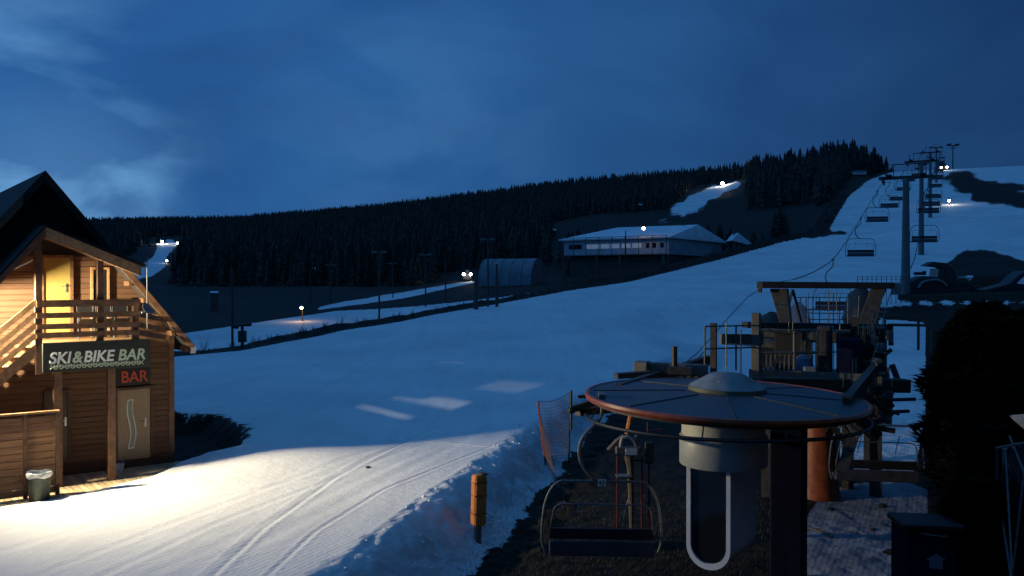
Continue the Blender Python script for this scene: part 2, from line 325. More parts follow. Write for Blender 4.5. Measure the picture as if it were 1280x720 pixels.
def ground_material():
    m = bpy.data.materials.new('snow_and_turf'); m.use_nodes = True; t = m.node_tree; n = t.nodes; l = t.links
    b = n['Principled BSDF']
    def ma(op, a, bb=None, clamp=False):
        q = n.new('ShaderNodeMath'); q.operation = op; q.use_clamp = clamp
        for i, v in enumerate((a, bb)):
            if v is None: continue
            if isinstance(v, (int, float)): q.inputs[i].default_value = v
            else: l.new(v, q.inputs[i])
        return q.outputs[0]
    def noise_(scale, det=5, rgh=.55, vec=None):
        q = n.new('ShaderNodeTexNoise'); q.inputs['Scale'].default_value = scale; q.inputs['Detail'].default_value = det; q.inputs['Roughness'].default_value = rgh
        l.new(vec or geo.outputs['Position'], q.inputs[0]); return q.outputs[0]
    def rmp(f, a, b_, p0=.3, p1=.7):
        r_ = n.new('ShaderNodeValToRGB'); l.new(f, r_.inputs[0]); e = r_.color_ramp.elements
        e[0].position = p0; e[0].color = (*a, 1); e[1].position = p1; e[1].color = (*b_, 1); return r_.outputs[0]
    geo = n.new('ShaderNodeNewGeometry')
    at_ = n.new('ShaderNodeAttribute'); at_.attribute_name = 'snow'
    nf = noise_(3.2, 7, .62); nm_ = noise_(.35, 5, .6)
    nf2 = noise_(.06, 6, .6)
    k = ma('ADD', ma('SUBTRACT', at_.outputs['Fac'], .5), ma('ADD', ma('MULTIPLY', ma('SUBTRACT', nf, .5), .95), ma('ADD', ma('MULTIPLY', ma('SUBTRACT', nm_, .5), .5), ma('MULTIPLY', ma('SUBTRACT', nf2, .5), .5))))
    k = ma('MULTIPLY', k, 9.0, True)
    # snow: groomed, slightly dirty, patchy
    mp_ = n.new('ShaderNodeMapping'); l.new(geo.outputs['Position'], mp_.inputs[0]); mp_.inputs['Rotation'].default_value = (0, 0, R(26)); mp_.inputs['Scale'].default_value = (1.6, .10, 1)
    streak = noise_(1.0, 6, .6, mp_.outputs[0])
    mx = n.new('ShaderNodeMix'); mx.data_type = 'RGBA'; mx.blend_type = 'MULTIPLY'; mx.inputs[0].default_value = 1
    l.new(rmp(noise_(.12, 6, .6), (.68, .69, .71), (.84, .84, .84), .35, .65), mx.inputs[6]); l.new(rmp(streak, (.90, .90, .905), (1, 1, 1), .3, .62), mx.inputs[7])
    turf = rmp(noise_(1.4, 8, .7), (.006, .006, .0045), (.042, .034, .020), .34, .74)
    turf2 = rmp(noise_(.03, 5, .6), (.30, .28, .25), (.9, .85, .8), .4, .62)
    mt = n.new('ShaderNodeMix'); mt.data_type = 'RGBA'; mt.blend_type = 'MULTIPLY'; mt.inputs[0].default_value = 1; l.new(turf, mt.inputs[6]); l.new(turf2, mt.inputs[7])
    mix = n.new('ShaderNodeMix'); mix.data_type = 'RGBA'; l.new(k, mix.inputs[0]); l.new(mt.outputs[2], mix.inputs[6]); l.new(mx.outputs[2], mix.inputs[7])
    l.new(mix.outputs[2], b.inputs['Base Color'])
    ad = n.new('ShaderNodeAttribute'); ad.attribute_name = 'dirt_shade'  # darkens snow: dirt on the bank, painted shade at lower right
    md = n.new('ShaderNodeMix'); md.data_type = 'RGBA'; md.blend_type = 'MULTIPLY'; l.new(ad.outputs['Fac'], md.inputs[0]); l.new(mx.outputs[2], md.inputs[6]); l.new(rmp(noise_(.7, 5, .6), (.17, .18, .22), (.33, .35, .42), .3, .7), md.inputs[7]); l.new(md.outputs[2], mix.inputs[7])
    b.inputs['Roughness'].default_value = .75; b.inputs['Specular IOR Level'].default_value = .15
    # corduroy from the groomer + crumbs
    w = n.new('ShaderNodeTexWave'); w.wave_type = 'BANDS'; w.bands_direction = 'X'
    mw = n.new('ShaderNodeMapping'); l.new(geo.outputs['Position'], mw.inputs[0]); mw.inputs['Rotation'].default_value = (0, 0, R(26)); l.new(mw.outputs[0], w.inputs[0])
    w.inputs['Scale'].default_value = 2.6; w.inputs['Distortion'].default_value = 1.2; w.inputs['Detail'].default_value = 2; w.inputs['Detail Scale'].default_value = .4
    hgt = ma('ADD', ma('MULTIPLY', w.outputs[0], .06), ma('ADD', ma('MULTIPLY', nf, .5), ma('ADD', ma('MULTIPLY', noise_(14, 4), .15), ma('MULTIPLY', streak, .18))))
    u = n.new('ShaderNodeBump'); u.inputs['Strength'].default_value = .5; u.inputs['Distance'].default_value = .10
    l.new(hgt, u.inputs['Height']); l.new(u.outputs[0], b.inputs['Normal'])
    return m

# ------------------------------------------------------------------ mesh builder and scene helpers
class MB:
    def __init__(s): s.v = []; s.f = []
    def add(s, vs, fs):
        k = len(s.v); s.v += [tuple(v) for v in vs]; s.f += [tuple(i + k for i in f) for f in fs]; return s
    def box(s, c, d, rz=0, rx=0, ry=0):
        m = Matrix.Translation(c) @ Matrix.Rotation(rz, 4, 'Z') @ Matrix.Rotation(ry, 4, 'Y') @ Matrix.Rotation(rx, 4, 'X')
        x, y, z = [q / 2 for q in d]; bv = min(x, y, z) * .18
        vs = [m @ Vector((a, b, e)) for a in (-x, x) for b in (-y, y) for e in (-z, z)]
        return s.add(vs, [(0, 1, 3, 2), (4, 6, 7, 5), (0, 4, 5, 1), (2, 3, 7, 6), (0, 2, 6, 4), (1, 5, 7, 3)])
    def bx(s, x0, x1, y0, y1, z0, z1): return s.box(((x0 + x1) / 2, (y0 + y1) / 2, (z0 + z1) / 2), (abs(x1 - x0), abs(y1 - y0), abs(z1 - z0)))
    def beam(s, a, b, w, h, up=(0, 0, 1)):
        a, b = Vector(a), Vector(b); d = (b - a).normalized(); u = Vector(up)
        sx = d.cross(u)
        if sx.length < 1e-4: sx = d.cross(Vector((0, 1, 0)))
        sx.normalize(); uz = sx.cross(d).normalized()
        vs = [p + sx * (i * w / 2) + uz * (j * h / 2) for p in (a, b) for i, j in ((-1, -1), (1, -1), (1, 1), (-1, 1))]
        return s.add(vs, [(0, 3, 2, 1), (4, 5, 6, 7), (0, 1, 5, 4), (1, 2, 6, 5), (2, 3, 7, 6), (3, 0, 4, 7)])
    def tube(s, pts, r, n=8, r2=None):
        pts = [Vector(p) for p in pts]; m = len(pts); rings = []
        prev = None
        for i, p in enumerate(pts):
            d = ((pts[min(i + 1, m - 1)] - pts[max(i - 1, 0)])).normalized()
            if prev is None:
                q = Vector((0, 0, 1)) if abs(d.z) < .9 else Vector((1, 0, 0)); a = d.cross(q).normalized()
            else: a = (prev - d * prev.dot(d)).normalized()
            prev = a; b = d.cross(a)
            rr = r if r2 is None else r + (r2 - r) * i / (m - 1)
            rings.append([p + (a * math.cos(2 * math.pi * k / n) + b * math.sin(2 * math.pi * k / n)) * rr for k in range(n)])
        vs = [v for g in rings for v in g]; fs = [(i * n + k, i * n + (k + 1) % n, (i + 1) * n + (k + 1) % n, (i + 1) * n + k) for i in range(m - 1) for k in range(n)]
        fs += [tuple(range(n - 1, -1, -1)), tuple((m - 1) * n + k for k in range(n))]
        return s.add(vs, fs)
    def lathe(s, prof, n=32, c=(0, 0, 0)):
        c = Vector(c); vs = []; m = len(prof)
        for r, z in prof:
            for k in range(n):
                a = 2 * math.pi * k / n; vs.append(c + Vector((r * math.cos(a), r * math.sin(a), z)))
        fs = [(i * n + k, i * n + (k + 1) % n, (i + 1) * n + (k + 1) % n, (i + 1) * n + k) for i in range(m - 1) for k in range(n)]
        if prof[0][0] > 1e-3: fs.append(tuple(range(n - 1, -1, -1)))
        if prof[-1][0] > 1e-3: fs.append(tuple((m - 1) * n + k for k in range(n)))
        return s.add(vs, fs)
    def prism(s, poly, off):
        """polygon of 3-D points extruded by vector off"""
        off = Vector(off); p = [Vector(q) for q in poly]; n = len(p)
        vs = p + [q + off for q in p]
        return s.add(vs, [tuple(range(n)), tuple(range(2 * n - 1, n - 1, -1))] + [(i, i + n, (i + 1) % n + n, (i + 1) % n) for i in range(n)])
    def ball(s, c, r, n=10, sq=1.0):
        prof = [(max(1e-4, r * math.sin(math.pi * i / n)), -r * sq * math.cos(math.pi * i / n)) for i in range(n + 1)]
        return s.lathe(prof, n * 2 if n < 8 else 16, c)
    def build(s, name, m, parent=None, smooth=False, loc=None, bevel=0):
        me = bpy.data.meshes.new(name); me.from_pydata(s.v, [], s.f)
        import bmesh
        b = bmesh.new(); b.from_mesh(me); bmesh.ops.recalc_face_normals(b, faces=b.faces)
        if bevel: 
            try: bmesh.ops.bevel(b, geom=[e for e in b.edges if len(e.link_faces) == 2 and e.calc_face_angle(0) > .6], offset=bevel, segments=1, affect='EDGES', clamp_overlap=True)
            except Exception: pass
        b.to_mesh(me); b.free()
        if smooth:
            me.polygons.foreach_set('use_smooth', [True] * len(me.polygons))
            try: me.set_sharp_from_angle(angle=R(40))
            except Exception: pass
        me.materials.append(m)
        o = bpy.data.objects.new(name, me); COL.objects.link(o)
        if parent: o.parent = parent
        if loc is not None: o.location = loc
        return o
def tag(o, label=None, cat=None, group=None, kind=None):
    if label: o['label'] = label
    if cat: o['category'] = cat
    if group: o['group'] = group
    if kind: o['kind'] = kind
    return o
def thing(name, label, cat, loc=(0, 0, 0), rz=0, group=None):
    o = bpy.data.objects.new(name, None); COL.objects.link(o); o.empty_display_size = .3
    o.location = loc; o.rotation_euler = (0, 0, rz); return tag(o, label, cat, group)
def copy_tree(o, parent=None):
    c = o.copy(); COL.objects.link(c); c.parent = parent
    for ch in list(KIDS.get(o.name, [])) or [q for q in o.children]: copy_tree(ch, c)
    return c
KIDS = {}
def bez(pts, n=8):
    """smooth curve through points (Catmull-Rom)"""
    P = [Vector(p) for p in pts]; P = [P[0]] + P + [P[-1]]; o = []
    for i in range(1, len(P) - 2):
        for k in range(n):
            t = k / n; a, b, c, d = P[i - 1], P[i], P[i + 1], P[i + 2]
            o.append(.5 * ((2 * b) + (c - a) * t + (2 * a - 5 * b + 4 * c - d) * t * t + (3 * b - a - 3 * c + d) * t ** 3))
    o.append(P[-2]); return o
def text_mesh(name, body, size, m, parent, loc, rot, shear=0., offset=0., ext=.01, sx=1.0, spacing=1.0):
    cu = bpy.data.curves.new(name, 'FONT'); cu.body = body; cu.size = size; cu.shear = shear; cu.offset = offset; cu.extrude = ext; cu.space_character = spacing
    t = bpy.data.objects.new(name + '_tmp', cu); COL.objects.link(t)
    dg = bpy.context.evaluated_depsgraph_get(); me = bpy.data.meshes.new_from_object(t.evaluated_get(dg))
    bpy.data.objects.remove(t); bpy.data.curves.remove(cu)
    me.name = name; me.materials.clear(); me.materials.append(m)
    o = bpy.data.objects.new(name, me); COL.objects.link(o); o.parent = parent; o.location = loc; o.rotation_euler = rot; o.scale = (sx, 1, 1)
    return o
def pip(px, py, poly):
    ins = np.zeros(px.shape, bool); n = len(poly); j = n - 1
    for i in range(n):
        xi, yi = poly[i][0], poly[i][1]; xj, yj = poly[j][0], poly[j][1]
        c = ((yi > py) != (yj > py)) & (px < (xj - xi) * (py - yi) / (yj - yi + 1e-12) + xi); ins ^= c; j = i
    return ins

# ------------------------------------------------------------------ ground
def build_ground():
    # rows denser near the camera, roughly one per picture line; columns dense inside the view
    inv = np.concatenate([np.linspace(1 / 7.0, 1 / 14.0, 40, endpoint=False), np.linspace(1 / 14.0, 1 / 420.0, 980, endpoint=False)])
    rr = np.concatenate([[.5, 3], 1 / inv, np.geomspace(420, 6000, 90)])
    th = np.concatenate([np.linspace(-180, -36, 60, endpoint=False), np.linspace(-36, 36, 1000, endpoint=False), np.linspace(36, 180, 60, endpoint=False)])
    T, RR = np.meshgrid(np.radians(th), rr); X = RR * np.sin(T); Y = RR * np.cos(T)
    Z = height(X, Y)
    nr, nc = X.shape
    idx = np.arange(nr * nc).reshape(nr, nc)
    a = idx[:-1, :]; b_ = np.roll(idx, -1, 1)[:-1, :]; c = np.roll(idx, -1, 1)[1:, :]; d = idx[1:, :]
    F = np.stack([a, b_, c, d], -1).reshape(-1, 4)[:, ::-1]
    me = bpy.data.meshes.new('ground'); me.vertices.add(nr * nc); me.vertices.foreach_set('co', np.stack([X, Y, Z], -1).ravel())
    me.loops.add(F.size); me.loops.foreach_set('vertex_index', F.ravel().astype(np.int32))
    me.polygons.add(len(F)); me.polygons.foreach_set('loop_start', np.arange(0, F.size, 4, dtype=np.int32)); me.polygons.foreach_set('loop_total', np.full(len(F), 4, np.int32))
    me.update(calc_edges=True); me.validate()
    # snow cover
    qe = seg_dist(X, Y, E_LINE); qc = seg_dist(X, Y, CREST); qs = seg_dist(X, Y, SNOW_EDGE); r = RR
    sn = smooth(.5 + qe / np.clip(r * .008, .3, 4))
    # grass below the bank on the lift side
    lowmask = smooth((qc - 1.15 + .6 * fbm(X * .8, Y * .8, 3)) / .9) * (Y < 46)
    sn = np.where(Y < 46, sn * (1 - lowmask), sn)
    # pit beside the hut
    sn = np.where(r < 46, sn * smooth(.5 + (qs + .1 + .5 * fbm(X * 1.3, Y * 1.3, 4) * smooth((Y - 24) / 2)) / np.clip((Y - 23) * .35, .25, 2.0)), sn)
    def W_(poly): return [tuple(G(*p)[:2]) for p in poly]
    add = [[(215, 440), (215, 419), (300, 406), (420, 389), (560, 379), (665, 366), (640, 372), (560, 385), (430, 408), (300, 432), (255, 438)],
           [(395, 388), (400, 383), (480, 369), (590, 351), (597, 353), (540, 365), (470, 378)],
           [(975, 730), (1012, 640), (1035, 612), (1100, 600), (1140, 605), (1195, 625), (1205, 730)],
           [(1112, 600), (1100, 560), (1100, 500), (1112, 400), (1158, 400), (1160, 520), (1140, 600)],
           [(1050, 600), (1050, 520), (1110, 520), (1110, 600)],
           [(155, 352), (165, 338), (190, 322), (197, 306), (190, 302), (215, 299), (222, 304), (210, 318), (206, 334), (190, 346)],
           [(835, 268), (860, 245), (890, 232), (926, 226), (928, 232), (905, 240), (880, 258), (855, 268)],
           [(810, 280), (835, 273), (835, 277)]]
    for p in add: sn[pip(X, Y, W_(p))] = 1
    m = pip(X, Y, W_([(900, 322), (930, 262), (1050, 250), (1062, 285), (1000, 300)])) & (sn < .5); sn[m] = .30
    m = pip(X, Y, W_([(690, 300), (740, 268), (840, 255), (900, 262), (900, 285), (700, 290)])) & (sn < .5); sn[m] = .24
    m = pip(X, Y, W_([(260, 395), (420, 378), (560, 362), (560, 350), (380, 366), (260, 384)])) & (sn < .5); sn[m] = .26
    part_ = [([(600, 640), (680, 590), (760, 575), (700, 640)], .34), ([(560, 730), (600, 690), (900, 690), (960, 730)], .20), ([(1000, 730), (1000, 650), (1200, 650), (1200, 730)], .9),
             ([(700, 660), (740, 600), (850, 600), (860, 660)], .18), ([(560, 690), (600, 620), (720, 560), (1000, 600), (1000, 690)], .16)]
    for p, v in part_:
        m = pip(X, Y, W_(p)) & (sn < .5); sn[m] = np.maximum(sn[m], v)
    dark = [[(1095, 382), (1290, 380), (1290, 404), (1158, 404), (1100, 398)], [(1120, 377), (1132, 350), (1290, 344), (1290, 377)], [(1168, 345), (1172, 325), (1200, 313), (1245, 313), (1300, 330), (1300, 350), (1240, 347)],
            [(1190, 240), (1177, 226), (1172, 214), (1200, 214), (1230, 223), (1300, 236), (1300, 262), (1255, 256), (1205, 252), (1218, 244)],
            [(1010, 292), (1050, 284), (1058, 292), (1030, 297)],
            [(1160, 730), (1160, 640), (1156, 400), (1290, 400), (1290, 730)]]
    wn_ = np.clip(r / 12, .2, 26); DX = wn_ * .9 * fbm(X / wn_ + 3, Y / wn_, 4) + .3 * wn_ * fbm(X / wn_ * 5, Y / wn_ * 5, 2); DY = wn_ * .9 * fbm(X / wn_ + 31, Y / wn_ + 7, 4)
    for p in dark:
        q_ = 0 if p[0] in ((1095, 382), (1120, 377), (1160, 730)) else 1; m = pip(X + DX * q_, Y + DY * q_, W_(p)); sn[m] = np.minimum(sn[m], .30 if p[0] in ((1190, 240), (1168, 345)) else .16)
    m = pip(X, Y, W_([(1180, 330), (1200, 318), (1260, 318), (1300, 332), (1260, 338)])) ; sn[m] = .34
    far = (r > 46)
    s2 = sn.copy()
    for it in range(3):
        s2 = (s2 + np.roll(s2, 1, 1) + np.roll(s2, -1, 1) + np.roll(s2, 1, 0) + np.roll(s2, -1, 0)) / 5
    sn = np.where(far, s2, (sn * 2 + s2) / 3)
    # dark shoulder of earth between the groomed run and the nursery slope
    sh = smooth((qe + 5.0 + 1.2 * fbm(X / 5, Y / 5, 3)) / .7) * (1 - smooth((qe + .25) / .5)) * (r < 420)
    sn = sn * (1 - sh)
    A = me.attributes.new('snow', 'FLOAT', 'POINT'); B2 = me.attributes.new('dirt_shade', 'FLOAT', 'POINT'); dq = smooth((X - 4.5) / 2.5) * smooth((32 - Y) / 6) + .45 * smooth((qc - .1) / .6) * (Y < 46) * (X <= 4.5) ; B2.data.foreach_set('value', dq.ravel().astype(np.float32)); A.data.foreach_set('value', sn.ravel().astype(np.float32))  # bank dirt, plus missing lamp and sky light painted in at lower right
    me.polygons.foreach_set('use_smooth', np.ones(len(F), bool))
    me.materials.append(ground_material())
    o = bpy.data.objects.new('ground', me); COL.objects.link(o)
    tag(o, 'snow covered ski slope with dark turf and forest floor around it', 'ground', kind='structure')
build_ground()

# ------------------------------------------------------------------ the bar building
DECKZ = 1.0
hc, hs = math.cos(HA), math.sin(HA)
def HL(px, py, yl=0.0):
    """photo pixel -> hut frame x,z on the plane y = yl (metres inward from the facade)"""
    d = ray(px, py); o = Vector((-HUT_C[0], -HUT_C[1], CAMZ - DECKZ))
    oy = -hs * o.x + hc * o.y; dy = -hs * d.x + hc * d.y; t = (yl - oy) / dy
    p = o + d * t
    return hc * p.x + hs * p.y, p.z
def build_hut():
    H = thing('ski_bar_house', 'two-storey brown timber chalet with steep dark roof, balcony and outside stairs, lit by a floodlight', 'house', (HUT_C[0], HUT_C[1], DECKZ), HA)
    BY = -1.35                                        # balcony front
    ax, az = HL(57, 213, -.55); ex, ez = HL(243, 431, -.55)
    sl = (az - ez) / (ex - ax)
    lx = ax - (ex - ax) * 1.0; lz = ez
    # walls: front gable body
    wl = 2 * ax                                       # left corner mirrors the right one
    def roofz(x): return az - sl * abs(x - ax) - .22
    body = MB().prism([(wl, 0, -.4), (0, 0, -.4), (0, 0, roofz(0)), (ax, 0, roofz(ax)), (wl, 0, roofz(wl))], (0, 9, 0))
    body.build('wall', M['siding'], H)
    MB().bx(-.10, .04, -.05, .1, -.4, roofz(0) - .02).build('corner_board', M['timber'], H)
    # dark panel that paints the unlit shade on the upper gable
    zt = az - 2.0
    g = MB().prism([(ax - (az - zt) / sl + .2, -.04, zt - .1), (ax + (az - zt) / sl - .2, -.04, zt - .1), (ax, -.04, az - .3)], (0, .03, 0))
    g.build('gable_shade_panel', M['roofing'], H)
    # main roof
    def slab(x0, z0, x1, z1, y0, y1, th):
        return [(x0, y0, z0), (x1, y0, z1), (x1, y0, z1 - th), (x0, y0, z0 - th)]
    rf = MB(); rf.prism([(ax, -.55, az), (ex, -.55, ez), (ex, -.55, ez - .22), (ax, -.55, az - .26)], (0, 10.1, 0))
    rf.prism([(ax, -.55, az), (lx, -.55, lz), (lx, -.55, lz - .22), (ax, -.55, az - .26)], (0, 10.1, 0))
    rfo = rf.build('roof', M['roofing'], H)
    fa = MB().prism([(ax + (ex - ax) * .45, -.60, az - (az - ez) * .45 - .03), (ex, -.60, ez - .03), (ex, -.60, ez - .25), (ax + (ex - ax) * .45, -.60, az - (az - ez) * .45 - .27)], (0, .045, 0))
    fa.build('fascia', M['timber'], rfo); fa = MB()
    fa.prism([(lx, -.60, lz - .03), (ax - .5, -.60, az - sl * .5 - .03), (ax - .5, -.60, az - sl * .5 - .27), (lx, -.60, lz - .25)], (0, .045, 0))
    fa.build('fascia', M['timber'], rfo)
    MB().box((ex - .06, -.62, ez - .14), (.14, .06, .16), ry=.0).build('end_block', M['trim'], rfo)
    for k in range(5):
        t = .55 + k * .1; xx = ax + (ex - ax) * t; zz = az - (az - ez) * t - .34
        MB().beam((xx, -.5, zz), (xx, -.02, zz), .09, .12).build('rafter', M['timber'], rfo)
    # porch gable in front
    PY = -1.75
    pax, paz = HL(57, 283, PY); prx, prz = HL(176, 332, PY); plx, plz = HL(-6, 350, PY)
    pr = MB(); th = .10
    pr.prism([(pax, PY, paz + .04), (prx + .12, PY, prz + .04), (prx + .12, PY, prz - .04), (pax, PY, paz - .06)], (0, 3.0, 0))
    pr.prism([(pax, PY, paz + .04), (plx, PY, plz + .04), (plx, PY, plz - .04), (pax, PY, paz - .06)], (0, 3.0, 0))
    pro = pr.build('porch_roof', M['roofing'], H)
    ff = MB().prism([(pax, PY - .05, paz - .02), (prx, PY - .05, prz - .02), (prx, PY - .05, prz - .27), (pax, PY - .05, paz - .27)], (0, .045, 0))
    ff.build('fascia', M['timber_light'], pro)
    ff = MB().prism([(pax, PY - .05, paz - .02), (plx, PY - .05, plz - .02), (plx, PY - .05, plz - .2), (pax, PY - .05, paz - .24)], (0, .045, 0))
    ff.build('fascia', M['timber_dark'], pro)
    so_ = MB().prism([(pax, PY + .02, paz - .08), (prx, PY + .02, prz - .06), (prx, PY + .02, prz - .09), (pax, PY + .02, paz - .12)], (0, 1.7, 0))
    so_.prism([(pax, PY + .02, paz - .08), (plx, PY + .02, plz - .06), (plx, PY + .02, plz - .09), (pax, PY + .02, paz - .12)], (0, 1.7, 0))
    so_.build('soffit', M['siding'], pro)
    # side panel closing the gable front above the balcony (recessed)
    # balcony
    bl, bz = HL(50, 424, BY); br, _ = HL(172, 424, BY)
    _, zf = HL(100, 427, BY)
    MB().bx(bl, br + .1, BY, -.003, zf - .16, zf).build('balcony_floor', M['timber_light'], H)
    MB().bx(bl - .02, br + .1, BY - .05, BY - .004, zf - .24, zf - .02).build('balcony_edge_board', M['timber'], H)
    xs_post = [HL(48, 400, BY)[0], HL(125, 400, BY)[0], HL(169, 400, BY)[0]]
    tops = [paz - .2, None, None]
    for i, xp in enumerate(xs_post):
        zt_ = [paz - .25, paz - .25 - (xp - pax) * (paz - prz) / (prx - pax), HL(169, 372, BY)[1]][i]
        MB().bx(xp - .075, xp + .075, BY - .06, BY + .09, zf - .3 if i else zf - .75, zt_).build('post', M['timber_dark'] if i != 2 else M['timber'], H, bevel=.01)
    ra = MB()
    for yp in (379, 393.5, 407, 417.5):
        z = HL(100, yp, BY)[1]; h = .17 if yp < 385 else .13
        ra.bx(xs_post[0] - .05, xs_post[2] + .1, BY - .095, BY - .063, z - h / 2, z + h / 2)
    ra.build('balcony_railing', M['timber'], H)
    ra = MB()                                          # railing carried on down beside the eave
    for yp in (393.5, 407, 417.5):
        z = HL(100, yp, BY)[1]; ra.beam((xs_post[2], BY + .1, z), (xs_post[2] + 1.0, -.5, z - .22), .03, .13)
    ra.build('side_railing', M['timber'], H)
    # porch posts on the ground floor
    for pxx in (73, 140):
        xp = HL(pxx, 540, BY)[0]
        MB().bx(xp - .09, xp + .09, BY - .02, BY + .16, 0, zf - .17).build('post', M['timber'], H, bevel=.01)
    # horizontal small beam over the second balcony post
    z = HL(118, 332, -.6)[1]
    # doors
    def door(x0p, x1p, y0p, y1p, m, fr, name='door', handle_px=None, yl=0.0):
        x0, z1 = HL(x0p, y0p, yl); x1, _ = HL(x1p, y0p, yl); _, z0 = HL(x0p, y1p, yl); z0 = max(z0, .02)
        d = MB().bx(x0, x1, yl - .05, yl - .005, z0, z1).build(name, m, H, bevel=.006)
        f = MB(); w = .07
        f.bx(x0 - w, x0 - .003, yl - .085, yl - .002, z0, z1 + w); f.bx(x1 + .003, x1 + w, yl - .085, yl - .002, z0, z1 + w); f.bx(x0 - .003, x1 + .003, yl - .085, yl - .002, z1 + .003, z1 + w)
        f.build('frame', fr, d)
        if handle_px:
            hx, hz = HL(*handle_px, yl - .06)
            hm = MB().bx(hx - .022, hx + .022, yl - .065, yl - .052, hz - .11, hz + .11); hm.tube([(hx, yl - .06, hz + .04), (hx, yl - .11, hz + .04), (hx - .13, yl - .115, hz + .035)], .011, 6)
            hm.build('handle', M['chrome'], d)
        return d, x0, x1, z0, z1
    d, x0, x1, z0, z1 = door(146, 187, 488, 576, M['door_oak'], M['timber_dark'], handle_px=(182, 528))
    # wavy glass strip
    gx, gz0 = HL(164.5, 560, -.06); _, gz1 = HL(164.5, 500, -.06); pts = []
    for k in range(25):
        t = k / 24; z = gz0 + (gz1 - gz0) * t; pts.append((gx + .045 * math.sin((t - .07) * 2 * math.pi), z))
    gl_ = MB(); tr = MB(); hw = .065
    for (a, za), (b, zb) in zip(pts[:-1], pts[1:]):
        gl_.add([(a - hw, -.054, za), (a + hw, -.054, za), (b + hw, -.054, zb), (b - hw, -.054, zb), (a - hw, -.051, za), (a + hw, -.051, za), (b + hw, -.051, zb), (b - hw, -.051, zb)], [(0, 1, 2, 3), (7, 6, 5, 4)])
        for sg in (-1, 1): tr.beam((a + sg * hw, -.058, za), (b + sg * hw, -.058, zb), .026, .02, (0, 1, 0))
    for (a, za) in (pts[0], pts[-1]): tr.beam((a - hw - .01, -.058, za), (a + hw + .01, -.058, za), .02, .026)
    gl_.build('glass_strip', M['frost'], d); tr.build('glass_trim', M['trim'], d)
    door(58, 84, 492, 577, M['door_dark'], M['timber_dark'], handle_px=(82, 527))
    door(54, 87, 322, 421, M['door_yellow'], M['timber'], handle_px=(83, 360))
    # tall balcony window with pale jamb
    x0, z1 = HL(116, 337, 0); x1, _ = HL(133, 337, 0); _, z0 = HL(116, 421, 0)
    w = MB().bx(x0, x1, -.04, -.004, z0, z1).build('window', M['glass'], H)
    f = MB(); f.bx(x0 - .06, x0 - .003, -.07, -.002, z0, z1 + .06); f.bx(x1 + .003, x1 + .06, -.07, -.002, z0, z1 + .06); f.bx(x0 - .003, x1 + .003, -.07, -.002, z1 + .003, z1 + .06); f.build('frame', M['timber_light'], w)
    x0, z1 = HL(52, 492, 0)
    # outside stair, rising to the balcony from the left
    xs1 = xs_post[0] - .08; zs1 = zf; run = zs1 * 1.12; xs0 = xs1 - run
    st = MB()
    for yy in (BY - .02, -.15):
        st.prism([(xs0, yy, .0), (xs1, yy, zs1 - .02), (xs1, yy, zs1 - .32), (xs0 + .3, yy, 0.0)], (0, .05, 0))
    sto = st.build('stair_stringer', M['timber_light'], H)
    n = 16; tr = MB()
    for k in range(n):
        t = (k + .5) / n; tr.box((xs0 + run * t, (BY - .15) / 2, zs1 * t), (.28, -BY - .2, .04))
    tr.build('stair_tread', M['timber_light'], H)
    MB().prism([(xs0 + .5, -1.24, .18), (xs1, -1.24, zs1 - .28), (xs1, -1.24, zs1 - .31), (xs0 + .55, -1.24, .15)], (0, 1.02, 0)).build('stair_soffit', M['timber'], H)
    sr_ = MB()
    for dz, w_ in ((.98, .13), (.70, .12), (.44, .12), (.20, .12)):
        sr_.beam((xs0, BY - .05, dz), (xs1 + .02, BY - .05, zs1 + dz), .035, w_)
    for k in range(4):
        t = k / 4 + .04; sr_.bx(xs0 + run * t - .04, xs0 + run * t + .04, BY - .03, BY + .03, zs1 * t, zs1 * t + 1.02)
    sr_.build('stair_railing', M['timber_light'], H)
    # thin brace rod by the gable
    a = HL(2, 344, BY); b = HL(41, 325, BY); MB().tube([(a[0] - 1, BY, a[1] - .55), (b[0], BY, b[1])], .018, 6).build('brace_rod', M['trim'], H)
    MB().bx(.045, .12, .6, .72, 1.9, 2.4).build('wall_box', M['black'], H)
    return H, BY, zf, xs_post
H, BY, zf, xs_post = build_hut()

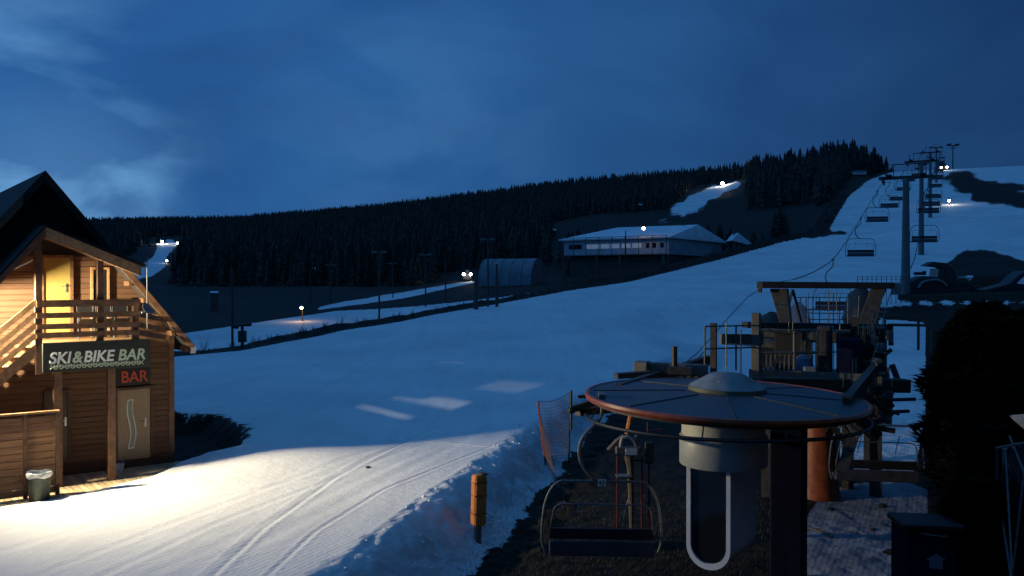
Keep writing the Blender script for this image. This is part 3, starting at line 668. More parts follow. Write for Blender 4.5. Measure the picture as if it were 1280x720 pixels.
def hutthing(name, label, cat, group=None): return thing(name, label, cat, (HUT_C[0], HUT_C[1], DECKZ), HA, group)
def build_signs():
    x0, z1 = HL(53, 429, BY - .12); x1, _ = HL(188, 429, BY - .12); _, z0 = HL(120, 462, BY - .12)
    S = thing('bar_sign', 'long dark sign reading SKI&BIKE BAR hung below the balcony railing', 'sign', (HUT_C[0], HUT_C[1], DECKZ), HA)
    MB().bx(x0, x1, BY - .12, BY - .062, z0, z1).build('panel', M['signpanel'], S, bevel=.008)
    yy = BY - .124
    tx0, tz0 = HL(61, 458 - 6.5, yy); _, tz1 = HL(61, 438, yy)
    hgt = tz1 - HL(61, 452, yy)[1]
    size = hgt / .70
    zb = HL(110, 452.3, yy)[1]
    def place(body, pxa, pxb, m, nm):
        xa = HL(pxa, 450, yy)[0]; xb = HL(pxb, 450, yy)[0]
        o = text_mesh(nm, body, size, m, S, (xa, yy, zb), (R(90), 0, 0), shear=.18, offset=.009, ext=.008)
        w = max(v.co.x for v in o.data.vertices) - min(v.co.x for v in o.data.vertices); o.scale.x = (xb - xa) / w
        return o
    place('SKI', 61, 89, M['letters'], 'lettering'); place('&', 90, 103, M['letters_g'], 'lettering'); place('BIKE', 104, 143, M['letters'], 'lettering'); place('BAR', 147, 181, M['letters_g'], 'lettering')
    ic = MB(); _, zi = HL(110, 456.5, yy)
    xa = HL(62, 456, yy)[0]; xb = HL(180, 456, yy)[0]; n = 17
    for k in range(n):
        x = xa + (xb - xa) * (k + .5) / n; s_ = .05
        if k % 2 == 0:
            for sg in (-1, 1): ic.beam((x - s_, yy - .006, zi - s_ * sg), (x + s_, yy - .006, zi + s_ * sg), .014, .012, (0, 1, 0))
        else:
            for dx in (-.055, .055):
                c = [(x + dx + .036 * math.cos(a * math.pi / 5), yy - .006, zi - .015 + .036 * math.sin(a * math.pi / 5)) for a in range(11)]; ic.tube(c, .008, 4)
            ic.tube([(x - .055, yy - .006, zi - .015), (x - .02, yy - .006, zi + .045), (x + .04, yy - .006, zi + .045), (x + .055, yy - .006, zi - .015)], .008, 4)
            ic.tube([(x - .02, yy - .006, zi + .045), (x, yy - .006, zi - .01), (x + .04, yy - .006, zi + .045)], .007, 4)
    ic.build('pictogram_row', M['letters_g'], S)
    S2 = thing('bar_light_sign', 'black box sign with red letters BAR above the oak door', 'sign', (HUT_C[0], HUT_C[1], DECKZ), HA)
    x0, z1 = HL(145, 460, -.16); x1, _ = HL(188, 460, -.16); _, z0 = HL(150, 482, -.16)
    MB().bx(x0, x1, -.16, -.09, z0, z1).build('panel', M['black'], S2, bevel=.008)
    zb = HL(166, 477.5, -.165)[1]; zt = HL(166, 463.5, -.165)[1]; xa = HL(151, 470, -.165)[0]; xb = HL(184, 470, -.165)[0]
    o = text_mesh('lettering', 'BAR', (zt - zb) / .7, M['letters_r'], S2, (xa, -.164, zb), (R(90), 0, 0), offset=.004, ext=.006)
    w = max(v.co.x for v in o.data.vertices) - min(v.co.x for v in o.data.vertices); o.scale.x = (xb - xa) / w
build_signs()

def build_hut_surroundings():
    # deck (structure)
    o = MB().bx(-10, .2, -5.2, -.005, -.12, 0).build('terrace_deck', M['deckboard']); o.location = (HUT_C[0], HUT_C[1], DECKZ); o.rotation_euler.z = HA; tag(o, 'pale timber boards of the terrace in front of the bar', 'deck', kind='structure')
    # slatted wind screen
    F = hutthing('wind_screen', 'slatted brown timber wind screen on the terrace, left of the porch', 'fence')
    FY = -2.1
    x1, z1 = HL(73, 515, FY); x0 = x1 - 3.6; xm, _ = HL(31, 515, FY)
    sl = MB()
    k = 0; z = .06
    while z < z1 - .08:
        sl.box(((x0 + x1) / 2, FY, z + .07), (x1 - x0 - .04, .03, .145), rx=-.25); z += .165
    sl.build('slat_panel', mat('screen_slats', (.27, .135, .06), .55, noise=.35, nscale=5, bump=.3, stretch=(.4, 1, 4)), F)
    for x in (x1 - .03, xm, xm - 1.35): MB().bx(x - .045, x + .045, FY - .05, FY + .05, 0, z1).build('post', M['timber'], F, bevel=.008)
    MB().bx(x0, x1 + .02, FY - .06, FY + .06, z1 + .002, z1 + .05).build('top_rail', M['timber_light'], F)
    # bin
    bx_, _ = HL(49, 603, -2.55)
    hx = HUT_C[0] + hc * bx_ - hs * -2.55; hy = HUT_C[1] + hs * bx_ + hc * -2.55
    B = thing('litter_bin', 'dark round litter bin with a white bag folded over its rim', 'bin', (hx, hy, DECKZ))
    MB().lathe([(.19, 0), (.21, .03), (.245, .60), (.255, .62), (.255, .64), (.235, .64), (.20, .1)], 20).build('bin_body', M['bin'], B, smooth=True)
    bg_ = MB(); prof = [(.262, .56), (.272, .60), (.27, .655), (.25, .67), (.23, .655), (.22, .60)]
    bg_.lathe(prof, 20)
    bg_.v = [(v[0] * (1 + .05 * math.sin(k * 2.3)), v[1] * (1 + .05 * math.cos(k * 1.7)), v[2] + .02 * math.sin(k * 1.3)) for k, v in enumerate(bg_.v)]
    bg_.build('bin_bag', M['bag'], B, smooth=True)
    # small pile on the porch, jug like white things
    def on_h(px, py, yl):
        x, z = HL(px, py, yl); return HUT_C[0] + hc * x - hs * yl, HUT_C[1] + hs * x + hc * yl, DECKZ + z
    p = on_h(149, 583, -.45)
    c = thing('snow_clearing_bucket', 'small pale bucket standing on the porch by the oak door', 'bucket', (p[0], p[1], DECKZ))
    MB().lathe([(.09, 0), (.13, .22), (.135, .22), (.115, .2), (.08, .02)], 14).build('bucket_body', M['bag'], c, smooth=True)
    MB().tube([(-.13, 0, .2), (-.1, 0, .3), (0, 0, .34), (.1, 0, .3), (.13, 0, .2)], .006, 5).build('handle', M['chrome'], c)
    # satellite dish at the end of the balcony
    p = on_h(184, 386, BY - .2)
    D = thing('satellite_dish', 'small pale satellite dish on a thin mast at the end of the balcony', 'dish', (p[0], p[1], p[2] - .5))
    MB().lathe([(.02, 0), (.08, .01), (.13, .03), (.16, .055), (.155, .06), (.08, .02), (.02, .012)], 18).build('dish', M['cap'], D, smooth=True)
    d = D.children[0]; d.rotation_euler = (R(60), 0, R(70)); d.location = (0, -.06, .48)
    MB().tube([(0, 0, 0), (0, 0, 1.9)], .013, 6).build('mast', M['steel'], D)
    MB().tube([(0, -.07, .44), (.02, -.34, .42)], .008, 5).ball((.02, -.35, .42), .03, 6).build('receiver_arm', M['steel'], D)
    # two bicycles' worth of shapes on the balcony: parasol poles + folded chairs
    for i, px in enumerate((108, 131, 152)):
        p = on_h(px, 412, -.55)
        q = thing('folded_chair', ['dark folded chair leaning beside the yellow balcony door', 'dark folded chair leaning by the tall balcony window', 'dark folded chair near the right end of the balcony'][i], 'chair', (p[0], p[1], DECKZ + zf), HA)
        m_ = MB()
        for sx in (-.2, .2): m_.tube([(sx, -.12, 0), (sx * .9, .22, .95)], .014, 6); m_.tube([(sx * .8, .16, 0), (sx * .8, 0, .7)], .014, 6)
        m_.tube([(-.18, .22, .95), (.18, .22, .95)], .014, 6)
        m_.build('frame', M['steel_dk'], q)
        MB().box((0, .17, .8), (.36, .02, .24), rx=-.35).build('backrest', M['black'], q); MB().box((0, -.0, .42), (.36, .02, .34), rx=-.5 + 1.5).build('seat', M['black'], q)
    # the floodlight itself
    fl = thing('floodlight', 'hooded floodlight on the front of the chalet beside the stairs', 'lamp', tuple(LAMP))
    dirv = (LAMP_AIM - LAMP); yaw = math.atan2(dirv.y, dirv.x); fl.rotation_euler = (0, 0, yaw)
    MB().box((-.22, 0, 0), (.16, .5, .36), ry=0).build('housing', M['steel_dk'], fl)
    MB().box((.14, 0, .155), (.74, 1.5, .02)).build('visor', M['steel_dk'], fl)
    MB().tube([(-.3, 0, 0), (-.45, .3, 0), (-.3, .85, 0)], .03, 6).build('bracket', M['steel_dk'], fl)
    MB().box((-.133, 0, 0), (.01, .42, .28)).build('lens', mat('floodlight_lens', (.9, .9, .85), .3, emit=(1, .9, .66), estr=12), fl)
    ld = bpy.data.lights.new('floodlight_beam', 'AREA'); lo = bpy.data.objects.new('floodlight_beam', ld); COL.objects.link(lo)
    ld.shape = 'RECTANGLE'; ld.size = .22; ld.size_y = .22; ld.energy = LAMP_W; ld.color = (1.0, .85, .56); ld.spread = R(165)
    lo.location = LAMP + Vector((math.cos(yaw), math.sin(yaw), 0)) * -.12 + Vector((0, 0, -.08))
    v = Vector((math.cos(yaw), math.sin(yaw), -.12))
    lo.rotation_euler = (-v).to_track_quat('Z', 'Y').to_euler()
build_hut_surroundings()

# ------------------------------------------------------------------ chairlift geometry
LD = Vector((.44, .898, 0)).normalized()             # uphill
LN = Vector((LD.y, -LD.x, 0))                        # to the right
LRZ = math.atan2(LD.y, LD.x) - math.pi / 2
S0 = Vector((4.06, 17.0, 0))
def lift_pt(d, side=0.0, z=0.0):
    """point on the line at camera depth d; side metres to the right"""
    k = (d - S0.y) / LD.y; p = S0 + LD * k + LN * side; return Vector((p.x, p.y, z))
GA = 2.2
ROPE_D = [17, 22, 29.5, 40, 52, 69, 85, 93, 110, 130, 150, 190, 230, 300, 360, 440, 500]
ROPE_Z = [3.35, 3.5, 5.75, 6.0, 7.1, 10.9, 14.6, 16.3, 18.2, 21.4, 25.6, 31.0, 38.6, 48.4, 59.2, 69, 74]
def rz(d): return float(np.interp(d, ROPE_D, ROPE_Z))
def ropez(d):
    return sum(rz(d + k) for k in (-3, 0, 3)) / 3

def make_chair(label):
    """four-seater seen from behind; origin at the grip, x across, y towards travel"""
    t = thing('chairlift_chair', label, 'lift chair')
    W2 = 1.02
    hg = MB(); hg.box((0, 0, .05), (.12, .46, .10)); hg.tube(bez([(0, 0, 0), (-.02, -.02, -.35), (-.36, -.05, -.75), (-.40, -.05, -1.15), (-.16, -.03, -1.5), (0, 0, -1.56)], 7), .035, 8)
    hg.build('hanger', M['steel'], t, smooth=True)
    bow = MB(); pts = bez([(-W2 - .03, .05, -2.95), (-W2 - .10, .0, -2.6), (-W2 - .03, -.02, -1.95), (-W2 + .18, 0, -1.60), (-.5, 0, -1.56), (.5, 0, -1.56), (W2 - .18, 0, -1.60), (W2 + .03, -.02, -1.95), (W2 + .10, .0, -2.6), (W2 + .03, .05, -2.95)], 6)
    bow.tube(pts, .026, 8); bow.build('frame', M['steel'], t, smooth=True)
    sb = MB(); sb.tube(bez([(-W2 + .06, -.02, -2.55), (-W2 + .10, -.10, -2.2), (-W2 + .20, -.14, -1.98), (-.4, -.14, -1.96), (.4, -.14, -1.96), (W2 - .20, -.14, -1.98), (W2 - .10, -.10, -2.2), (W2 - .06, -.02, -2.55)], 5), .015, 6)
    for sx in (-.42, .46): sb.tube([(sx, -.14, -1.96), (sx - .05, -.2, -2.10), (sx - .06, -.16, -2.24)], .012, 5); sb.tube([(sx, -.14, -1.96), (sx + .06, -.08, -1.80)], .012, 5)
    sb.build('safety_bar', M['steel'], t, smooth=True)
    s_ = MB()
    s_.box((0, .24, -2.90), (2 * W2 - .06, .48, .09), rx=.06); s_.build('seat', M['seat'], t, bevel=.02)
    b1 = MB(); b1.box((0, -.01, -2.54), (2 * W2 - .08, .05, .22), rx=.12); b1.build('backrest', M['seat_dk'], t, bevel=.015)
    b2 = MB(); b2.box((0, -.045, -2.81), (2 * W2 - .08, .05, .29), rx=.04); b2.build('backrest', M['seat'], t, bevel=.015)
    return t
chair0 = make_chair('empty four-seat lift chair numbered 43 hanging low in front of the station roof disc')
bpy.context.view_layer.update()
chair0.location = at(752, 503, 16.6); chair0.rotation_euler.z = R(-3)
chair0.location.z = 3.78
# number plate 43 on the first chair
pl = MB().box((0, -.05, -1.57), (.15, .012, .13)).build('number_plate', M['white'], chair0)
text_mesh('number', '43', .11, M['black'], pl, (-.058, -.058, -1.61), (R(90), 0, 0), ext=.002, offset=.001)
def chair_copy(loc, rz_, label, group=None):
    c = chair0.copy(); COL.objects.link(c); c.location = loc; c.rotation_euler = (0, 0, rz_); c['label'] = label
    if group: c['group'] = group
    for ch in chair0.children:
        if ch.name.startswith('number'): continue
        q = ch.copy(); COL.objects.link(q); q.parent = c
    return c
chair0['group'] = 'chairs of the chairlift'
c = chair_copy(at(1096, 497, 22.0), R(-10), 'empty lift chair hanging at the right side of the station, close to the dark hedge', 'chairs of the chairlift'); c.location.z = 3.95
LEFT_D = [51.5, 68.5, 85, 103, 120, 137, 156, 176, 196, 216, 240, 262, 290, 320, 345]
RIGHT_D = [74, 90, 105, 122, 140, 160, 180, 202, 224, 250, 276, 305, 335]
labL = ['lift chair just above the portal beam of the station', 'lowest lift chair of the left rope over the open snow', 'second lift chair up the left rope, right above the lowest', 'third lift chair up the left rope, next to the big tower']
labR = ['lowest lift chair of the right rope, half hidden behind the snow groomer', 'second lift chair up the right rope, right of the big tower', 'third lift chair up the right rope']
for i, d in enumerate(LEFT_D):
    p = lift_pt(d, -GA, ropez(d)); chair_copy(p, LRZ * .5 + random.uniform(-.05, .05), labL[i] if i < len(labL) else 'small distant lift chair on the left rope above the big tower', 'chairs of the chairlift' if i < 4 else 'distant chairs on the left rope')
for i, d in enumerate(RIGHT_D):
    p = lift_pt(d, GA, ropez(d)); chair_copy(p, LRZ * .5 + random.uniform(-.05, .05), labR[i] if i < len(labR) else 'small distant lift chair on the right rope above the big tower', 'chairs of the chairlift' if i < 3 else 'distant chairs on the right rope')
# ropes (a loop of two strands) : one object
rp = MB()
for sd_ in (-GA, GA):
    rp.tube([lift_pt(d, sd_, ropez(d) + .05) for d in np.arange(17, 38.1, 3.0)], .013, 5); rp.tube([lift_pt(d, sd_, ropez(d) + .05) for d in np.concatenate([np.arange(38, 120, 3.0), np.arange(120, 500, 8.0)])], .026, 5)
tag(rp.build('haul_rope', M['steel_dk']), 'thin steel haul rope loop running up the slope from the station', 'rope')

def tower(d, label, base_dy=0, h_arm=None, portal=False):
    z1 = rz(d) + .35; p = lift_pt(d); g = gz(p.x, p.y)
    t = thing('lift_tower', label, 'tower', (p.x, p.y, g - .3), LRZ, 'towers of the chairlift')
    Hh = z1 - g + .3
    if not portal:
        MB().lathe([(.48, 0), (.30, Hh)], 16).build('mast', M['steel'], t, smooth=True)
    else:
        m_ = MB()
        for sg in (-1, 1): m_.tube([(sg * .45, 0, 0), (sg * .45, 0, Hh * .62), (sg * 1.9, 0, Hh)], .24, 10, .16)
        m_.build('mast', M['steel_dk'], t, smooth=True)
    MB().box((0, 0, Hh + .1), (5.3, .38, .34)).build('crossarm', M['steel_dk'], t, bevel=.03)
    for sg in (-1, 1):
        w = MB(); w.box((sg * GA, 0, Hh - .12), (.16, 3.4, .18))
        for k in range(8): w.tube([(sg * GA - .07, -1.6 + k * .46, Hh - .30), (sg * GA + .07, -1.6 + k * .46, Hh - .30)], .2, 10)
        w.build('sheave_assembly', M['steel_dk'], t, smooth=True)
        c_ = MB(); c_.box((sg * (GA - .55), 0, Hh + .32), (.6, 3.0, .05))
        for y in (-1.4, 0, 1.4): c_.tube([(sg * (GA - .3), y, Hh + .3), (sg * (GA - .3), y, Hh + 1.2)], .025, 5)
        c_.tube([(sg * (GA - .3), -1.4, Hh + 1.2), (sg * (GA - .3), 1.4, Hh + 1.2)], .025, 5)
        c_.build('catwalk', M['steel_dk'], t)
    ld_ = MB()
    for sg in (-1, 1): ld_.tube([(sg * .2 - .0, -.62, .4), (sg * .2, -.42, Hh)], .02, 5)
    for k in range(int(Hh / .45)): ld_.tube([(-.2, -.61 + .2 * k * .45 / Hh, .5 + k * .45), (.2, -.61 + .2 * k * .45 / Hh, .5 + k * .45)], .014, 4)
    ld_.build('ladder', M['steel'], t)
    lf = MB()
    for sg in (-1, 1): lf.tube([(sg * 1.2, 0, Hh + .2), (sg * 1.2, 0, Hh + 1.5)], .05, 6)
    lf.tube([(-1.4, 0, Hh + 1.5), (1.4, 0, Hh + 1.5)], .06, 6); lf.build('lifting_frame', M['steel_dk'], t)
    return t
tower(93, 'tall grey lift tower with a wide crossarm, the closest one up the slope')
tower(150, 'second lift tower, just behind the tall grey one')
tower(230, 'third lift tower up the slope')
tower(360, 'farthest tower of the chairlift, small against the sky')
p = G(1191, 211); t_ = thing('lift_tower', 'lone T-shaped tower on the hilltop right of the chairlift line', 'tower', (p.x, p.y, p.z - .5), 0)
k = p.y / FPX
MB().tube([(0, 0, 0), (0, 0, 30 * k)], .32, 10, .22).build('mast', M['steel_dk'], t_)
MB().box((0, 0, 30 * k), (12 * k, .5, .5)).box((0, 0, 27 * k), (8 * k, .4, .4)).build('crossarm', M['steel_dk'], t_)
for sg in (-1, 1): MB().box((sg * 5 * k, 0, 31 * k), (1.2, 3, .9)).build('sheave_assembly', M['steel_dk'], t_)

# ------------------------------------------------------------------ bottom station
def build_station():
    c = at(905, 499, 17.0)
    ST = thing('lift_station', 'chairlift return station with a wide round grey roof rimmed in orange, machinery platform behind', 'lift station', (c.x, c.y, 0), LRZ)
    zr = c.z + .05                                          # rim height
    Rr = 2.62
    # station frame coordinates: x to the right, y uphill
    tl = Matrix.Rotation(-R(1.2), 4, 'Y') @ Matrix.Rotation(R(.3), 4, 'X')
    prof = [(Rr - .03, -.05), (Rr - .05, .005), (Rr * .66, .045), (Rr * .30, .09), (.0001, .11)]
    d = MB(); d.lathe(prof, 72); d.lathe([(Rr - .08, -.055), (.0001, -.06)], 72)
    disc = d.build('roof_disc', M['rooftop'], ST, smooth=True, loc=(0, 0, zr)); disc.rotation_euler = (R(.6), R(1.6), 0)
    d = MB(); pts = [(Rr * math.cos(a * math.pi / 36), Rr * math.sin(a * math.pi / 36), -.03) for a in range(73)]
    dm = MB().lathe([(Rr - .04, -.10), (Rr + .02, -.09), (Rr + .045, -.04), (Rr + .03, .01), (Rr - .02, .022), (Rr - .05, .0), (Rr - .05, -.09)], 96)
    dm.build('rim', M['orange_rim'], disc, smooth=True)
    dm = MB().lathe([(Rr - .14, -.15), (Rr - .09, -.15), (Rr - .09, -.105), (Rr - .14, -.105)], 96); dm.build('rim_flashing', M['steel_dk'], disc, smooth=True)
    for k in range(8):
        sm = MB()
        a = k * math.pi / 4 + .3; r0, r1 = .72, Rr - .12
        def zz(r): return float(np.interp(r, [0, Rr * .3, Rr * .66, Rr], [.11, .09, .045, .0])) + .008
        for ra, rb in ((r0, Rr * .66), (Rr * .66, r1)): sm.beam((ra * math.cos(a), ra * math.sin(a), zz(ra)), (rb * math.cos(a), rb * math.sin(a), zz(rb)), .03, .012)
        sm.build('roof_seam', M['steel_dk'], disc)
    h = MB().lathe([(.74, .04), (.74, .17), (.70, .18)], 40, (0, .25, 0)); h.build('hatch_ring', M['capring'], disc, smooth=True)
    h = MB().lathe([(.72, .175), (.66, .22), (.34, .40), (.30, .42), (.0001, .43)], 40, (0, .25, 0)); h.build('hatch_cap', M['cap'], disc, smooth=True)
    MB().ball((-.05, -.25, .30), .02, 6).build('cap_bolt', M['white'], disc)
    # bull wheel beneath
    bw = MB(); 
    bw.lathe([(GA - .12, -.03), (GA + .02, -.03), (GA + .02, .03), (GA - .12, .03)], 72)
    for k in range(6):
        a = k * math.pi / 3; bw.beam((0, 0, 0), (GA * math.cos(a), GA * math.sin(a), 0), .12, .05)
    bw.lathe([(.35, -.2), (.35, .04)], 20)
    bw.build('bull_wheel', M['steel_dk'], ST, loc=(0, .1, zr - .16))
    # guide ring of black tube
    gr = MB(); RR = 2.64
    for rr_, zz_, r_ in ((RR, -.38, .034),):
        gr.tube([(rr_ * math.cos(R(a)), rr_ * math.sin(R(a)), zr + zz_ + .0) for a in range(178, 385, 6)], r_, 7)
    for a in (185, 215, 245, 275, 305, 335, 0): gr.tube([(RR * math.cos(R(a)), RR * math.sin(R(a)), zr - .38), ((RR - .2) * math.cos(R(a)), (RR - .2) * math.sin(R(a)), zr - .12)], .014, 5)
    gr.build('guide_rail', M['black'], ST, smooth=True)
    # drum and cabin shell at the front. coordinates of pixel in the station frame
    inv = Matrix.Rotation(-LRZ, 4, 'Z')
    def loc(px, py, dd):
        p = at(px, py, dd); q = inv @ Vector((p.x - c.x, p.y - c.y, 0)); return Vector((q.x, q.y, p.z))
    dc = loc(904, 560, 15.9); zt, zb = zr - .13, loc(904, 591, 15.9 - .77).z
    dr = MB().lathe([(.765, 0), (.775, .02), (.775, zt - zb - .42), (.765, zt - zb - .40)], 48); dr.build('drum', M['drum'], ST, smooth=True, loc=(dc.x, dc.y, zb))
    dr = MB().lathe([(.70, 0), (.735, 0), (.74, .38), (.70, .38)], 48); dr.build('drum_collar', M['trim'], ST, smooth=True, loc=(dc.x, dc.y, zt - .40))
    # cabin: U shaped glazed front plus shell. box local axes: front faces the camera, turned a bit
    fl_ = loc(858, 600, 15.75); fr_ = loc(913, 600, 15.30)
    ux = (fr_ - fl_); ux.z = 0; wC = ux.length; ux.normalize(); uy = Vector((-ux.y, ux.x, 0))
    zbt = loc(885, 713, 15.5).z; ztp = zb + .02
    CB = bpy.data.objects.new('cabin_tmp', None)
    def U(w, z0, z1, r, n=10):
        pts = [(-w / 2, z1)]
        for k in range(n + 1):
            a = math.pi + math.pi / 2 * k / n; pts.append((-w / 2 + r + r * math.cos(a), z0 + r + r * math.sin(a)))
        for k in range(n + 1):
            a = 1.5 * math.pi + math.pi / 2 * k / n; pts.append((w / 2 - r + r * math.cos(a), z0 + r + r * math.sin(a)))
        pts.append((w / 2, z1)); return pts
    mid = (fl_ + fr_) / 2
    def w3(x, y, z): return Vector((mid.x, mid.y, 0)) + ux * x + uy * y + Vector((0, 0, z))
    outer = U(wC, zbt, ztp, wC / 2 * .98); inner = U(wC - .15, zbt + .10, ztp, (wC - .15) / 2 * .98)
    sh = MB()
    n = len(outer)
    depth = 1.35
    # hollow U frame, swept back; floor of the shell rises towards the back
    vs = []
    for (x, z) in outer: vs.append(w3(x, 0, z))
    for (x, z) in inner: vs.append(w3(x, 0, z))
    for (x, z) in outer: vs.append(w3(x, depth, max(z, zbt + .12)))
    for (x, z) in inner: vs.append(w3(x, .08, z))
    fs = [(i, i + 1, n + i + 1, n + i) for i in range(n - 1)] + [(i, 2 * n + i, 2 * n + i + 1, i + 1) for i in range(n - 1)] + [(n + i, n + i + 1, 3 * n + i + 1, 3 * n + i) for i in range(n - 1)]
    fs += [tuple(2 * n + i for i in range(n - 1, -1, -1))]
    sh.add(vs, fs); sh.build('cabin_shell', M['cabin'], ST, smooth=True)
    g_ = MB().prism([w3(x, .05, z) for x, z in inner], uy * .02); g_.build('cabin_window', M['glass'], ST)
    in_ = MB().beam(w3(.12, .02, zbt + .9), w3(-.1, .02, zbt + .35), .02, .02); 
    # dark column carrying the station and blue column
    bl = loc(986, 640, 17.6)
    MB().box((bl.x, bl.y, (zr - .5) / 2), (.62, .7, zr - .5)).build('support_column', M['navy'], ST, bevel=.03)
    oc = loc(1023, 602, 24.5)
    MB().lathe([(.60, -.3), (.52, .15), (.40, 2.6), (.38, 2.9)], 24, (oc.x, oc.y, .3)).build('support_cone', M['orange'], ST, smooth=True)
    MB().ball(tuple(loc(930, 686, 16.2)), .045, 8).build('tie_knob', M['white'], ST)
    # side frames with sheaves along both ropes
    for sg in (-1, 1):
        f = MB(); x = sg * (GA + .0)
        f.box((x, 4.0, zr - .02), (.16, 7.6, .26)); 
        for k in range(9): f.tube([(x - .1, 1.2 + k * .75, zr - .32), (x + .1, 1.2 + k * .75, zr - .32)], .2, 12)
        f.build('sheave_beam', M['steel_dk'], ST, smooth=True)
    # long low beams crossing behind the disc
    a, b = loc(796, 459, 21.0), loc(885, 463, 20.6); MB().beam(a, b, .30, .26).build('cross_beam', M['steel_pale'], ST, bevel=.02)
    a, b = loc(770, 470, 20.2), loc(812, 467, 20.4); MB().beam(a, b, .25, .12).build('cross_beam', M['steel_dk'], ST)
    MB().box(tuple(loc(803, 459, 20.85)), (.34, .34, .28)).build('gearbox', M['steel_pale'], ST, bevel=.03)
    MB().tube([loc(843, 468, 20.5), loc(843, 433, 20.5)], .07, 8).build('stub_mast', M['steel_dk'], ST)
    MB().box(tuple(loc(850, 463, 20.3)), (.55, .3, .16), rz=.2).build('gearbox', M['steel_dk'], ST)
    a, b = loc(946, 480, 22.0), loc(1133, 482, 23.0); MB().beam(a, b, .4, .34).build('cross_beam', M['beam_br'], ST, bevel=.02)
    for px in (1054, 1068, 1115):
        MB().beam(loc(px, 474, 22.3), loc(px, 484, 22.3), .02, .03, (0, 1, 0)).build('painted_glint', M['yellowrefl'], ST)
    a, b = loc(1108, 489, 22.6), loc(1106, 528, 22.3); MB().beam(a, b, .32, .28, (0, 1, 0)).build('bracket', M['steel_dk'], ST)
    for yy, x1 in ((500, 1144), (515, 1136)): MB().tube([loc(1104, yy, 22.2), loc(x1, yy - 1, 22.4)], .045, 8).build('bumper_tube', M['steel_dk'], ST)
    # inclined frame down to the right hand chair
    MB().beam(loc(1085, 490, 21.8), loc(1052, 590, 21.0), .25, .18, (0, 1, 0)).build('incline_strut', M['steel_dk'], ST)
    a, b = loc(1040, 500, 20.5), loc(1095, 545, 21.5); MB().beam(a, b, .2, .22).build('incline_strut', M['steel_dk'], ST)
    # stop switch arm left
    ar = MB(); ar.beam(loc(714, 512, 17.4), loc(752, 500, 17.6), .12, .12); ar.beam(loc(722, 496, 17.2), loc(745, 495, 17.3), .05, .06); ar.tube([loc(714, 488, 17.4), loc(714, 537, 17.4)], .022, 6); ar.ball(tuple(loc(714, 513, 17.35)), .07, 6)
    ar.beam(loc(722, 515, 17.5), loc(800, 508, 18.6), .16, .14)
    ar.build('stop_gate', M['steel_dk'], ST)
    # platform
    def P3(px, py, d_): return loc(px, py, d_)
    zpl = P3(980, 466, 24).z
    pf = MB()
    cx0, cx1 = P3(950, 466, 23.6).x, P3(1105, 466, 23.6).x; py0 = P3(950, 466, 23.4).y
    pf.box(((cx0 + cx1) / 2 - .1, py0 + 1.3, zpl - .08), (cx1 - cx0 + .3, 2.6, .16)); pf.box(((cx0 + cx1) / 2 - .1, py0 + .02, zpl + .0), (cx1 - cx0 + .3, .06, .3))
    pf.build('platform', M['steel_pale'], ST)
    def rail(pts, zlo, zhi, posts, name='railing', r_=.028, balus=None):
        m_ = MB()
        for z in (zhi, (zlo + zhi) / 2): m_.tube([(p.x, p.y, z) for p in pts], r_, 6)
        for p in posts: m_.tube([(p.x, p.y, zlo), (p.x, p.y, zhi)], r_ * 1.1, 6)
        if balus:
            a, b, n_ = balus
            for k in range(n_):
                q = a.lerp(b, k / (n_ - 1)); m_.box((q.x, q.y, zlo + (zhi - zlo) * .27), (.05, .03, (zhi - zlo) * .5))
        return m_.build(name, M['steel_pale'], ST)
    zt_ = P3(980, 413, 23.4).z
    a, b, e = P3(950, 466, 23.4), P3(993, 466, 23.4), P3(1021, 466, 23.5)
    rail([a, b, e], zpl, zt_, [a, b, e], balus=(a.lerp(b, .04), a.lerp(b, .96), 8), r_=.04)
    zt_ = P3(900, 407, 22.4).z; zl_ = P3(900, 462, 22.4).z
    a, b, e = P3(881, 460, 22.0), P3(920, 460, 22.3), P3(948, 460, 22.6)
    rail([a, b, e], zl_, zt_, [a, b, e], r_=.022)
    MB().box(tuple(P3(892, 435, 22.2)), (.14, .14, 1.25)).build('upright', M['beam_br'], ST)
    MB().beam(P3(903, 424, 22.3), P3(950, 424, 22.9), .25, .26).build('cross_beam', M['steel_pale'], ST)
    MB().box(tuple(P3(945, 440, 22.6)), (.22, .2, 2.0)).build('upright', M['steel_pale'], ST, bevel=.02)
    MB().box(tuple(P3(1031, 442, 24)), (.36, .4, 1.5)).build('control_cabinet', M['steel_dk'], ST, bevel=.03)
    MB().box(tuple(P3(1062, 448, 23.4)), (.62, .5, 1.05)).build('control_cabinet', M['navy'], ST, bevel=.03)
    MB().box(tuple(P3(988, 437, 24.6)), (.8, .5, 1.2)).build('motor_housing', M['black'], ST, bevel=.05)
    m_ = MB().lathe([(.28, 0), (.3, .1), (.22, .4), (.05, .5)], 16); q = P3(1004, 458, 23.7); m_.build('tarpaulin_cover', mat('blue_tarp', (.10, .17, .27), .5, noise=.3, nscale=5), ST, smooth=True, loc=(q.x, q.y, zpl + .02))
    MB().box(tuple(P3(1035, 411, 24.5)), (.26, .04, .17)).build('notice_plate', M['white'], ST)
    MB().beam(P3(931, 406, 24), P3(1112, 409, 25.5), .3, .16).build('cross_beam', M['steel_dk'], ST)
    MB().box(tuple(P3(1088, 438, 24.8)), (.75, .7, 1.35)).build('drive_housing', M['black'], ST, bevel=.05)
    MB().box(tuple(P3(1052, 421, 25.6)), (1.7, .5, .35)).build('drive_housing', M['steel_dk'], ST, bevel=.05)
    MB().box(tuple(P3(975, 430, 26.0)), (1.5, .4, .3)).build('drive_housing', M['steel_dk'], ST, bevel=.05)
    for k in range(7): MB().box(tuple(P3(1092 + k * 1.2, 452 + k * 5.5, 23.2)), (.55, .25, .03)).build('stair_step', M['steel_dk'], ST)
